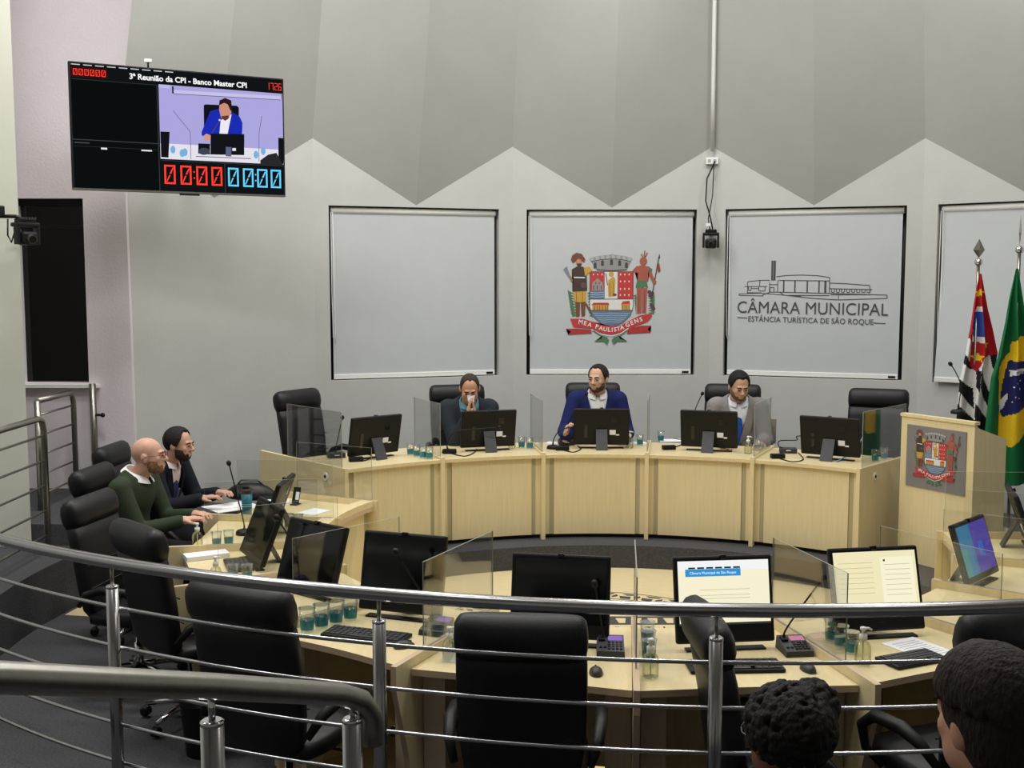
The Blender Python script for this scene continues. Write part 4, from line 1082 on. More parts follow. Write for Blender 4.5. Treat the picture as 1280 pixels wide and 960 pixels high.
def hand_prims(S, w, d, n, thumb, curl=0.5, spread=0.018):
    """w wrist, d pointing, n palm normal, thumb = sign of the side the thumb leaves on"""
    w = np.array(w, float); d = np.array(d, float); d /= np.linalg.norm(d); n = np.array(n, float); n -= d * (n @ d); n /= np.linalg.norm(n)
    s = np.cross(d, n)
    R = np.stack([s, d, n], 1)
    S.cone(w - d * 0.03, w + d * 0.02, 0.027, 0.028, 0.012)
    S.ell(w + d * 0.052, (0.041, 0.052, 0.017), R, 0.012)
    for i, L in enumerate((0.066, 0.078, 0.074, 0.058)):
        off = (1.5 - i) * thumb
        b = w + d * (0.088 - 0.004 * abs(i - 1.3)) + s * off * spread * 1.1
        q = d * math.cos(curl * 0.6) + n * math.sin(curl * 0.6); q2 = d * math.cos(curl * 1.6) + n * math.sin(curl * 1.6)
        m = b + q * L * 0.52; e = m + q2 * L * 0.48
        S.cone(b - d * 0.02, m, 0.0095, 0.0088, 0.004); S.cone(m, e, 0.0088, 0.0072, 0.004)
    b = w + d * 0.022 + s * thumb * 0.026; m = b + (d * 0.62 + s * thumb * 0.62 + n * 0.3) * 0.042; e = m + (d * 0.9 + s * thumb * 0.1 + n * 0.35) * 0.034
    S.cone(b, m, 0.0125, 0.0105, 0.008); S.cone(m, e, 0.0105, 0.0085, 0.004)

def elbow(sh, wr, l1, l2, hint):
    sh = np.array(sh, float); wr = np.array(wr, float); d = wr - sh; L = np.linalg.norm(d)
    if L > (l1 + l2) * 0.995: wr = sh + d / L * (l1 + l2) * 0.995; d = wr - sh; L = np.linalg.norm(d)
    u = d / L; a = (l1 * l1 - l2 * l2 + L * L) / (2 * L); h = math.sqrt(max(l1 * l1 - a * a, 0))
    hn = np.array(hint, float); hn -= u * (hn @ u); hn /= np.linalg.norm(hn) + 1e-9
    return sh + u * a + hn * h, wr

def person(label, loc, rz, sc=1.0, skn=(205, 150, 122), lean=8, hyaw=0, hpitch=0, hroll=0, hand_r=None, hand_l=None, top=(40, 60, 140), shirt=(235, 235, 238), tie=None,
           style='jacket', trousers=(35, 36, 42), hair=None, hairline=0.5, hairlift=0.010, beard=None, glasses=None, h=0.006, curl_r=0.6, curl_l=0.6, pn_r=(0, 0, -1), pn_l=(0, 0, -1), hd_r=None, hd_l=None, fat=1.0, legs=True, hairfn=None, bthick=0.004):
    """seated figure, local +y is where it faces, origin on the floor under the hips"""
    T = rotm(0, -lean)                       # torso leans forward about the hips
    hip = np.array((0, 0, 0.56))
    def tl(p): return hip + T @ (np.array(p, float) - hip)
    head_c = tl((0, 0.045, 1.215)) + np.array((0, 0.012, 0))
    HR = rotm(hyaw, hpitch, hroll)
    sh = {1: tl((0.185 * fat, 0.0, 1.02)), -1: tl((-0.185 * fat, 0.0, 1.02))}
    tr = np.array(hand_r if hand_r is not None else (0.17, 0.36, 0.80), float); tlh = np.array(hand_l if hand_l is not None else (-0.17, 0.36, 0.80), float)
    el = {}; wr = {}
    el[1], wr[1] = elbow(sh[1], tr, 0.29, 0.26, (0.32, -0.35, -1.0)); el[-1], wr[-1] = elbow(sh[-1], tlh, 0.29, 0.26, (-0.32, -0.35, -1.0))
    lo, hi = (-0.62, -0.34, 0.0), (0.62, 0.78, 1.50)
    body = SDF(lo, hi, h)
    head_prims(body, head_c, HR, fat=1.0 + (fat - 1) * 0.5)
    body.cone(tl((0, -0.012, 1.02)), head_c + HR @ np.array((0, -0.022, -0.06)), 0.062, 0.056, 0.02)
    body.ell(tl((0, 0, 0.90)), (0.15 * fat, 0.09 * fat, 0.17), T, 0.03); body.ell(tl((0, 0, 0.66)), (0.145 * fat, 0.10 * fat, 0.17), T, 0.03)
    for s in (-1, 1):
        body.cone(sh[s] - np.array((s * 0.02, 0, 0.01)), el[s], 0.042, 0.034, 0.02); body.cone(el[s], wr[s], 0.034, 0.025, 0.015)
        d = (hd_r if s > 0 else hd_l); d = np.array(d, float) if d is not None else wr[s] - el[s]
        hand_prims(body, wr[s], d, pn_r if s > 0 else pn_l, -s if True else s, curl_r if s > 0 else curl_l)
        if legs: body.cone((s * 0.09, 0.02, 0.55), (s * 0.13, 0.44, 0.52), 0.062, 0.05, 0.03); body.cone((s * 0.13, 0.44, 0.52), (s * 0.13, 0.42, 0.10), 0.048, 0.034, 0.02); body.cone((s * 0.13, 0.42, 0.06), (s * 0.14, 0.55, 0.035), 0.03, 0.025, 0.02)
    V, Fc = body.mesh(); me = sdf_obj('person', V, Fc, skin(skn))
    root = me; root.location = loc; root.rotation_euler = (0, 0, rz); root.scale = (sc,) * 3
    tag(root, label, 'person')
    # --- upper garments
    def torso(S, g, arms, k=0.035, cuff=0.0):
        S.ell(tl((0, -0.002, 0.93)), (0.168 * fat + g, 0.112 * fat + g, 0.175 + g), T, k)
        S.ell(tl((0, 0.004, 0.72)), (0.160 * fat + g, 0.118 * fat + g, 0.20 + g), T, k)
        S.ell(tl((0, 0.0, 0.58)), (0.17 * fat + g, 0.125 * fat + g, 0.10 + g), T, k)
        S.cone(tl((-0.15 * fat, -0.005, 1.025)), tl((0.15 * fat, -0.005, 1.025)), 0.058 + g, 0.058 + g, k)
        S.cone(tl((-0.05, -0.02, 1.07)), tl((0.05, -0.02, 1.07)), 0.045 + g, 0.045 + g, k)
        if arms:
            for s in (-1, 1):
                e_ = wr[s] - (wr[s] - el[s]) / np.linalg.norm(wr[s] - el[s]) * (0.015 + cuff)
                S.cone(sh[s], el[s], 0.064 + g, 0.052 + g, 0.03); S.cone(el[s], e_, 0.052 + g, 0.037 + g, 0.02)
    Ti = T.T
    def loc_t(X, Y, Z):
        X = X - hip[0]; Y = Y - hip[1]; Z = Z - hip[2]
        return (Ti[0, 0] * X + Ti[0, 1] * Y + Ti[0, 2] * Z, Ti[1, 0] * X + Ti[1, 1] * Y + Ti[1, 2] * Z, Ti[2, 0] * X + Ti[2, 1] * Y + Ti[2, 2] * Z + hip[2])
    blo, bhi = (-0.62, -0.34, 0.42), (0.62, 0.70, 1.22)
    def neckhole(S, r, zc=1.05):
        def f(X, Y, Z):
            x, y, z = loc_t(X, Y, Z)
            return -(np.sqrt((x / 1.05) ** 2 + (y - 0.012) ** 2) - r + (1.075 - z) * 0.5 * (z < 1.075)) * 1.0 * (z > zc) - 10.0 * (z <= zc)
        S.clip(f)
    if style == 'jacket':
        J = SDF(blo, bhi, h); torso(J, 0.012, True)
        def vcut(X, Y, Z):
            x, y, z = loc_t(X, Y, Z)
            hw = np.clip((z - 0.70) / 0.36, 0, 1) * 0.085
            d = np.maximum(np.abs(x) - hw, -(y - 0.005)); return -np.maximum(np.maximum(d, 0.70 - z), y - 0.175)
        J.clip(vcut); neckhole(J, 0.074)
        J.clip(lambda X, Y, Z: 0.50 - Z)
        V, Fc = J.mesh(); jk = sdf_obj('jacket', V, Fc, cloth(top), root)
        # lapels: thin folded strips along the opening
        for s in (-1, 1):
            lp_ = MB(); a = []
            for t in [i / 8 for i in range(9)]:
                z = 0.72 + 0.34 * t; hw = (z - 0.70) / 0.36 * 0.085
                wd = 0.055 * math.sin(PI * min(1, 0.15 + 0.8 * t)) + 0.01
                yf = 0.134 * fat - 0.085 * max(0, t - 0.35) ** 1.5 + 0.006
                a += [tuple(tl((s * (hw + 0.001), yf, z))), tuple(tl((s * (hw + wd), yf - 0.016, z - 0.004)))]
            lp_.add(a, [(2 * i, 2 * i + 1, 2 * i + 3, 2 * i + 2) for i in range(8)], 0, True)
            lp_.build('lapel', cloth(top), jk, fix=False)
    S2 = SDF(blo, bhi, h); torso(S2, 0.0 if style == 'jacket' else (0.004 if style != 'shirt' else 0.002), True if style != 'jacket' else True, cuff=-0.012 if style == 'jacket' else 0.0)
    neckhole(S2, 0.064 if style == 'jacket' else (0.086 if style == 'sweater' else 0.070))
    S2.clip(lambda X, Y, Z: 0.50 - Z)
    V, Fc = S2.mesh(); st = sdf_obj('shirt' if style != 'sweater' else 'sweater', V, Fc, cloth(shirt if style != 'sweater' else top), root)
    # collar
    if style in ('jacket', 'sweater'):
        cm = MB()
        secs = []
        cr = 0.012 if style == 'sweater' else 0.0
        for z, r, dy in ((1.052, 0.078, 0.0), (1.092 + cr, 0.071, -0.003), (1.096 + cr, 0.075, -0.003), (1.060 + cr, 0.094 + 1.2 * cr, 0.004)):
            secs.append([tuple(tl((r * math.sin(a) * 1.04, 0.008 + r * math.cos(a) + dy, z - 0.018 * math.cos(a)))) for a in [0.22 + (2 * PI - 0.44) * j / 24 for j in range(25)]])
        vs = [p for s in secs for p in s]
        cm.add(vs, [(i * 25 + j, i * 25 + j + 1, (i + 1) * 25 + j + 1, (i + 1) * 25 + j) for i in range(3) for j in range(24)], 0, True)
        cm.build('collar', cloth(shirt), st, fix=False)
    if tie is not None:
        tm = MB(); yf = lambda z: (0.122 * fat - 0.10 * max(0, (z - 0.86) / 0.22) ** 1.6)
        prof = [(0.72, 0.034), (0.80, 0.036), (0.90, 0.032), (1.00, 0.022), (1.035, 0.017), (1.04, 0.022), (1.072, 0.026)]
        a = [];
        for z, w in prof: a += [tuple(tl((-w, yf(z) + 0.010, z))), tuple(tl((0, yf(z) + 0.018, z))), tuple(tl((w, yf(z) + 0.010, z)))]
        tm.add(a, [(3 * i + j, 3 * i + j + 1, 3 * i + j + 4, 3 * i + j + 3) for i in range(len(prof) - 1) for j in (0, 1)], 0, True)
        tm.build('tie', cloth(tie, 0.5), root, fix=False)
    if legs:
        Tr = SDF((-0.30, -0.25, 0.0), (0.30, 0.68, 0.72), 0.009)
        for s in (-1, 1):
            Tr.cone((s * 0.085, -0.02, 0.565), (s * 0.13, 0.44, 0.535), 0.088, 0.066, 0.03); Tr.cone((s * 0.13, 0.44, 0.53), (s * 0.13, 0.43, 0.12), 0.066, 0.05, 0.02)
        Tr.ell((0, -0.02, 0.58), (0.165 * fat, 0.13, 0.085), None, 0.03)
        V, Fc = Tr.mesh(); sdf_obj('trousers', V, Fc, cloth(trousers), root)
        for s in (-1, 1):
            Sh = SDF((s * 0.13 - 0.09, 0.33, -0.01), (s * 0.13 + 0.09, 0.70, 0.16), 0.008)
            Sh.cone((s * 0.13, 0.42, 0.05), (s * 0.14, 0.58, 0.035), 0.046, 0.036, 0.02); Sh.cone((s * 0.13, 0.425, 0.05), (s * 0.13, 0.425, 0.09), 0.045, 0.042, 0.02)
            Sh.clip(lambda X, Y, Z: 0.003 - Z)
            V, Fc = Sh.mesh(); sdf_obj('shoe', V, Fc, 'leather2', root)
    # --- head accessories, modelled in head space
    def to_head(V): return head_c + V @ HR.T
    if hair is not None:
        Hh_ = SDF((-0.15, -0.17, -0.14), (0.15, 0.15, 0.18), 0.004)
        if hairfn: hairfn(Hh_)
        else:
            Hh_ = SDF((-0.12, -0.14, -0.12), (0.12, 0.12, 0.16), 0.0035)
            def hf(X, Y, Z):
                r = np.array((0.077, 0.097, 0.089)); q = [X / r[0], (Y + 0.013) / r[1], (Z - 0.030) / r[2]]
                k0 = np.sqrt(q[0] ** 2 + q[1] ** 2 + q[2] ** 2); k1 = np.sqrt((q[0] / r[0]) ** 2 + (q[1] / r[1]) ** 2 + (q[2] / r[2]) ** 2) + 1e-6
                d = k0 * (k0 - 1) / k1
                ang = np.arctan2(np.abs(X), Y)                       # 0 at the face, pi at the nape
                zl = np.interp(ang.ravel(), [0, 0.45, 0.8, 1.05, 1.3, 1.5, 1.75, 2.1, 2.6, PI], [0.058 + 0.042 * hairline, 0.060 + 0.050 * hairline, 0.052 + 0.042 * hairline, 0.030, -0.010, -0.028, 0.0, -0.030, -0.062, -0.072]).reshape(ang.shape)
                g = Z - zl
                t = np.clip((g + 0.006) / 0.030, 0, 1); t = t * t * (3 - 2 * t)
                th = -0.005 + (hairlift + 0.004) * t
                nz = 0.0011 * np.sin(210 * X + 40 * np.sin(30 * Z)) * np.sin(160 * Z + 130 * Y)
                return d - th + nz * t
            Hh_.F[:] = -1; Hh_.clip(hf); Hh_.clip(lambda X, Y, Z: -0.092 - Z)
            Hh_.clip(lambda X, Y, Z: 0.062 - np.sqrt((X / 0.95) ** 2 + (Y * 0.85) ** 2 + (Z - 0.02) ** 2))
        V, Fc = Hh_.mesh(); sdf_obj('hair', to_head(V), Fc, hairm(hair), root)
    if beard is not None:
        B = SDF((-0.11, -0.03, -0.16), (0.11, 0.15, 0.04), 0.0035)
        f2 = 1.0 + (fat - 1) * 0.5
        B.ell((0, 0.028, -0.030), (0.062 * f2, 0.066, 0.082), None, 0.02); B.ell((0, 0.050, -0.088), (0.036 * f2, 0.036, 0.027), None, 0.02)
        for s in (-1, 1): B.ell((s * 0.040 * f2, 0.020, -0.062), (0.026, 0.046, 0.034), None, 0.02); B.ell((s * 0.036, 0.066, -0.022), (0.022, 0.018, 0.020), None, 0.014)
        B.cone((-0.018, 0.088, -0.058), (0.018, 0.088, -0.058), 0.0065, 0.0065, 0.006); B.cone((-0.015, 0.087, -0.070), (0.015, 0.087, -0.070), 0.007, 0.007, 0.006)
        def bl(X, Y, Z):
            ax_ = np.abs(X)
            edge = np.interp(ax_.ravel(), [0, 0.018, 0.026, 0.04, 0.052, 0.062, 0.08], [-0.076, -0.074, -0.050, -0.058, -0.046, -0.020, -0.008]).reshape(ax_.shape)
            g = edge - Z + 0 * Y
            must = np.minimum(np.minimum(0.028 - ax_, 0.009 - np.abs(Z + 0.045)) + 0 * Y, Y - 0.06)
            g = np.maximum(g, must); g = np.minimum(g, (Y + 0.004) * 1.0)
            t = np.clip((g + 0.002) / 0.016, 0, 1)
            return B.F - (-0.004 + (0.004 + bthick) * t * t * (3 - 2 * t)) + 0.0008 * np.sin(260 * X) * np.sin(240 * Z) * t
        B.F = bl((B.lo[0] + B.h * np.arange(B.n[0]))[:, None, None], (B.lo[1] + B.h * np.arange(B.n[1]))[None, :, None], (B.lo[2] + B.h * np.arange(B.n[2]))[None, None, :]).astype(np.float32)
        V, Fc = B.mesh(); sdf_obj('beard', to_head(V), Fc, hairm(beard), root)
    def HM(mb): return Matrix.Translation(Vector(head_c)) @ Matrix(HR.tolist()).to_4x4()
    mx = Matrix.Translation(Vector(head_c)) @ Matrix(HR.tolist()).to_4x4()
    for s in (-1, 1):
        MB().ball((s * 0.030, 0.0935, 0.001), (0.0110, 0.0065, 0.0046), 10, mx=mx).build('eye', 'eye', root)
        if hair is not None or beard is not None: MB().tube([(s * 0.012, 0.0985, 0.019), (s * 0.030, 0.0975, 0.025), (s * 0.048, 0.0865, 0.019)], [0.0035, 0.0048, 0.003], 6, mx=mx).build('eyebrow', hairm(hair or beard), root)
    if glasses is not None:
        g = MB()
        for s in (-1, 1):
            g.tube([(s * 0.032 + 0.022 * math.cos(a), 0.106, 0.001 + 0.017 * math.sin(a)) for a in [2 * PI * j / 16 for j in range(16)]], 0.0018, 5, closed=True, mx=mx)
            g.tube([(s * 0.054, 0.105, 0.006), (s * 0.078, 0.07, 0.008), (s * 0.087, 0.0, 0.004), (s * 0.088, -0.02, -0.012)], 0.002, 5, mx=mx)
        g.tube([(-0.010, 0.107, 0.004), (0, 0.110, 0.007), (0.010, 0.107, 0.004)], 0.0018, 5, mx=mx)
        g.build('glasses', mat('glasses_frame', glasses, 0.35, nscale=30, namt=0.1), root)
    return root, head_c, HR

# the five members at the benches
def l2(p, loc, rz, sc):   # world -> local of a person
    v = Matrix.Rotation(-rz, 3, 'Z') @ (Vector(p) - Vector(loc)); return tuple(v / sc)
# man in the blue blazer
loc = (0.80, 10.52, DAIS + 0.02); rz = PI; sc = 1.09
hr = l2(ay(707, 545, 10.10), loc, rz, sc)
person('bearded man in a blue blazer and open white shirt holding a microphone', loc, rz, sc, (208, 166, 142), lean=6, hyaw=-28, hpitch=-2, hand_r=hr, hand_l=(-0.20, 0.34, 0.78),
       top=(30, 38, 92), shirt=(240, 240, 240), hair=(36, 28, 26), hairline=0.62, beard=(92, 66, 54), bthick=0.002, curl_r=1.0, pn_r=(-0.6, 0.2, -0.4), hd_r=(-0.15, 0.25, 0.95))
# man with the tissue
loc = (-0.42, 10.44, DAIS - 0.03); rz = PI + R_(8); sc = 1.09
person('man in a dark suit holding a tissue to his nose with both hands', loc, rz, sc, (200, 152, 126), lean=14, hyaw=-4, hpitch=-26, hand_r=(0.030, 0.335, 0.955), hand_l=(-0.030, 0.335, 0.955),
       top=(44, 50, 58), shirt=(96, 140, 158), hair=(56, 46, 40), hairline=0.72, hairlift=0.006, curl_r=0.15, curl_l=0.15, pn_r=(-1, 0, 0), pn_l=(1, 0, 0), hd_r=(-0.12, 0.02, 1), hd_l=(0.12, 0.02, 1))
ts = MB(); rng = np.random.RandomState(3)
V = [];
for i in range(7):
    for j in range(10):
        a = PI * j / 9 - PI / 2; V.append((0.030 * math.sin(a) * (1 + 0.25 * i / 6) + rng.randn() * 0.002, 0.018 * math.cos(a) + rng.randn() * 0.003, -0.03 + i * 0.011 + rng.randn() * 0.002))
ts.add(V, [(i * 10 + j, i * 10 + j + 1, (i + 1) * 10 + j + 1, (i + 1) * 10 + j) for i in range(6) for j in range(9)], 0, True)
to = ts.build('tissue', 'paper', fix=False)
tp = Vector(loc) + Matrix.Rotation(rz, 3, 'Z') @ (Vector((0.0, 0.325, 1.110)) * sc); to.location = tp; to.rotation_euler = (0, 0, rz); to.scale = (0.95, 0.95, 0.95)
tag(to, 'crumpled white tissue held at the nose of the seated man', 'tissue')
# man in the grey suit
loc = (2.10, 10.40, DAIS - 0.02); rz = PI - R_(6); sc = 1.09
person('man in a light grey suit with a blue tie looking down at a laptop', loc, rz, sc, (206, 162, 138), lean=10, hyaw=14, hpitch=-20, hand_r=(0.14, 0.36, 0.74), hand_l=(-0.16, 0.36, 0.74),
       top=(140, 136, 134), shirt=(226, 230, 240), tie=(32, 78, 160), hair=(24, 21, 22), hairline=0.5, hairlift=0.014, beard=(110, 80, 66), bthick=0.002)
# man in the green sweater
x, y = -2.66, 7.46; loc = (x, y, 0.03); rz = R_(-96); sc = 1.05
person('bald bearded man in a dark green sweater and glasses', loc, rz, sc, (206, 160, 138), lean=14, hyaw=8, hpitch=4, hand_r=(0.10, 0.46, 0.79), hand_l=(-0.10, 0.46, 0.79),
       top=(50, 60, 45), shirt=(238, 238, 240), style='sweater', beard=(138, 100, 76), bthick=0.0025, glasses=(120, 60, 40), fat=1.16)
# man in the dark suit
x, y = -2.79, 8.50; loc = (x, y, -0.01); rz = R_(-104); sc = 1.04
person('bearded dark haired man in a black suit and striped tie', loc, rz, sc, (200, 154, 132), lean=18, hyaw=2, hpitch=-4, hand_r=(0.14, 0.50, 0.80), hand_l=(-0.10, 0.50, 0.80),
       top=(24, 26, 34), shirt=(226, 206, 204), tie=(46, 52, 92), hair=(28, 22, 24), hairline=0.75, hairlift=0.016, beard=(48, 34, 30), bthick=0.004)

# the two onlookers in the gallery, seen from behind, each on a padded bench seat
def bench_seat(label, x, y, z):
    b = thing('gallery_chair', label, 'chair', (x, y, z))
    s = MB(); spine_cushion(s, [(-0.24, 0.43, 0.22, 0.02), (-0.22, 0.43, 0.25, 0.04), (0.2, 0.43, 0.25, 0.04), (0.23, 0.43, 0.22, 0.02)]); s.build('cushion', 'leather', b)
    for sx in (-0.2, 0.2): MB().tube([(sx, 0.15, 0.001), (sx, 0.15, 0.40)], 0.018, 8).build('leg', 'satin', b); MB().tube([(sx, -0.18, 0.001), (sx, -0.18, 0.40)], 0.018, 8).build('leg', 'satin', b)
    s = MB(); spine_cushion(s, [(-0.26, 0.55, 0.2, 0.015), (-0.265, 0.58, 0.23, 0.03), (-0.29, 0.78, 0.23, 0.03), (-0.295, 0.81, 0.2, 0.015)]); s.build('backrest', 'leather', b)
def afro(S):
    rng = np.random.RandomState(5)
    S.ell((0, -0.02, 0.035), (0.094, 0.110, 0.096), None, 0.02)
    S.ell((0.055, -0.03, 0.085), (0.055, 0.06, 0.05), None, 0.02)
    for i in range(1300):
        t = rng.rand() * 2 * PI; z = rng.rand() * 1.75 - 0.75
        q = math.sqrt(max(0, 1 - z * z)); p = np.array((0.098 * q * math.cos(t), -0.022 + 0.114 * q * math.sin(t), 0.038 + 0.100 * z))
        if p[1] > 0.062 and p[2] < 0.07: continue
        S.ell(p, np.full(3, 0.006 + rng.rand() * 0.006), None, 0.003)
    for i in range(420):
        t = rng.rand() * 2 * PI; z = rng.rand() * 2 - 1; q = math.sqrt(1 - z * z)
        S.ell(np.array((0.060 + 0.056 * q * math.cos(t), -0.030 + 0.062 * q * math.sin(t), 0.085 + 0.054 * z)), np.full(3, 0.006 + rng.rand() * 0.006), None, 0.003)
    S.clip(lambda X, Y, Z: np.where(Y > 0.035, 0.045 - Z, -0.085 - Z + np.clip(Y, 0, 1) * 1.0))
def straight(S):
    rng = np.random.RandomState(9)
    S.ell((0, -0.016, 0.034), (0.090, 0.108, 0.096), None, 0.02)
    S.ell((0, -0.050, -0.035), (0.074, 0.060, 0.075), None, 0.05)
    cx, cy = -0.03, 0.02                                  # crown parting
    for i in range(330):
        a = rng.rand() * 2 * PI; n = 9; pts = []; tmax = 1.35 + 0.75 * max(0, -math.sin(a)) + rng.rand() * 0.15
        for j in range(n):
            t = 0.05 + tmax * j / (n - 1); w = a + 0.55 * t * (0.6 + 0.5 * rng.rand() * 0.3)
            r = 1.0 + 0.015 * math.sin(3 * t + a * 5)
            pts.append(np.array((0.092 * r * math.sin(t) * math.cos(w) + cx * (1 - t / 1.5) * (t < 1.5), -0.018 + 0.111 * r * math.sin(t) * math.sin(w) , 0.036 + 0.098 * math.cos(t) * r)))
        rr = 0.0035 + rng.rand() * 0.0035
        for p, q in zip(pts[:-1], pts[1:]): S.cone(p, q, rr, rr, 0.003)
    S.clip(lambda X, Y, Z: np.where(Y > 0.045, 0.05 - Z, -0.105 - Z + np.clip(Y + 0.01, 0, 1) * 1.6))
a1 = ay(1000, 895, 2.62)
bench_seat('padded gallery seat under the curly haired onlooker', a1.x, a1.y - 0.02, 0.142)
person('onlooker with short curly black hair and thin glasses seen from behind', (a1.x, a1.y - 0.06, 0.118), R_(14), 1.0, (120, 78, 58), lean=4, hyaw=10, hpitch=-4, top=(30, 30, 34), shirt=(40, 40, 46), style='shirt', hair=(24, 21, 21), hairfn=afro, glasses=(70, 66, 64), h=0.007)
a2 = ay(1272, 905, 1.80)
bench_seat('padded gallery seat under the brown haired onlooker', a2.x, a2.y - 0.02, 0.502)
person('onlooker with straight dark brown hair seen from behind', (a2.x, a2.y - 0.06, 0.495), R_(12), 1.0, (200, 148, 122), lean=4, hyaw=8, hpitch=-4, top=(30, 30, 34), shirt=(38, 38, 42), style='shirt', hair=(42, 30, 27), hairfn=straight, h=0.007)
# ================================================================== prints, screen, flags, wall equipment
INK = {}
def ink(rgb):
    if rgb not in INK: INK[rgb] = mat('print_%d_%d_%d' % rgb, rgb, 0.75, nscale=60, namt=0.06)
    return INK[rgb]
class Print:
    """flat printed artwork: layered polygons in artwork pixels, y down"""
    def __init__(self, cx, cy, scale): self.cx, self.cy, self.s = cx, cy, scale; self.mb = MB(); self.mats = []; self.z = 0
    def mi(self, m):
        if m not in self.mats: self.mats.append(m)
        return self.mats.index(m)
    def poly(self, pts, m):
        self.z += 1
        bm = bmesh.new(); vs = [bm.verts.new(((x - self.cx) * self.s, -0.00003 * self.z, -(y - self.cy) * self.s)) for x, y in pts]
        f = bm.faces.new(vs); bmesh.ops.triangulate(bm, faces=[f]); bm.verts.index_update()
        self.mb.add([tuple(v.co) for v in bm.verts], [[v.index for v in q.verts] for q in bm.faces], self.mi(m)); bm.free()
    def rect(self, x0, y0, x1, y1, m): self.poly([(x0, y0), (x1, y0), (x1, y1), (x0, y1)], m)
    def ell(self, x, y, rx, ry, m, n=16): self.poly([(x + rx * math.cos(2 * PI * i / n), y + ry * math.sin(2 * PI * i / n)) for i in range(n)], m)
    def line(self, pts, w, m):
        for (x0, y0), (x1, y1) in zip(pts[:-1], pts[1:]):
            L = math.hypot(x1 - x0, y1 - y0) or 1; nx, ny = -(y1 - y0) / L * w / 2, (x1 - x0) / L * w / 2
            self.poly([(x0 + nx, y0 + ny), (x1 + nx, y1 + ny), (x1 - nx, y1 - ny), (x0 - nx, y0 - ny)], m)
    def build(self, name, parent): return self.mb.build(name, self.mats, parent, fix=False)

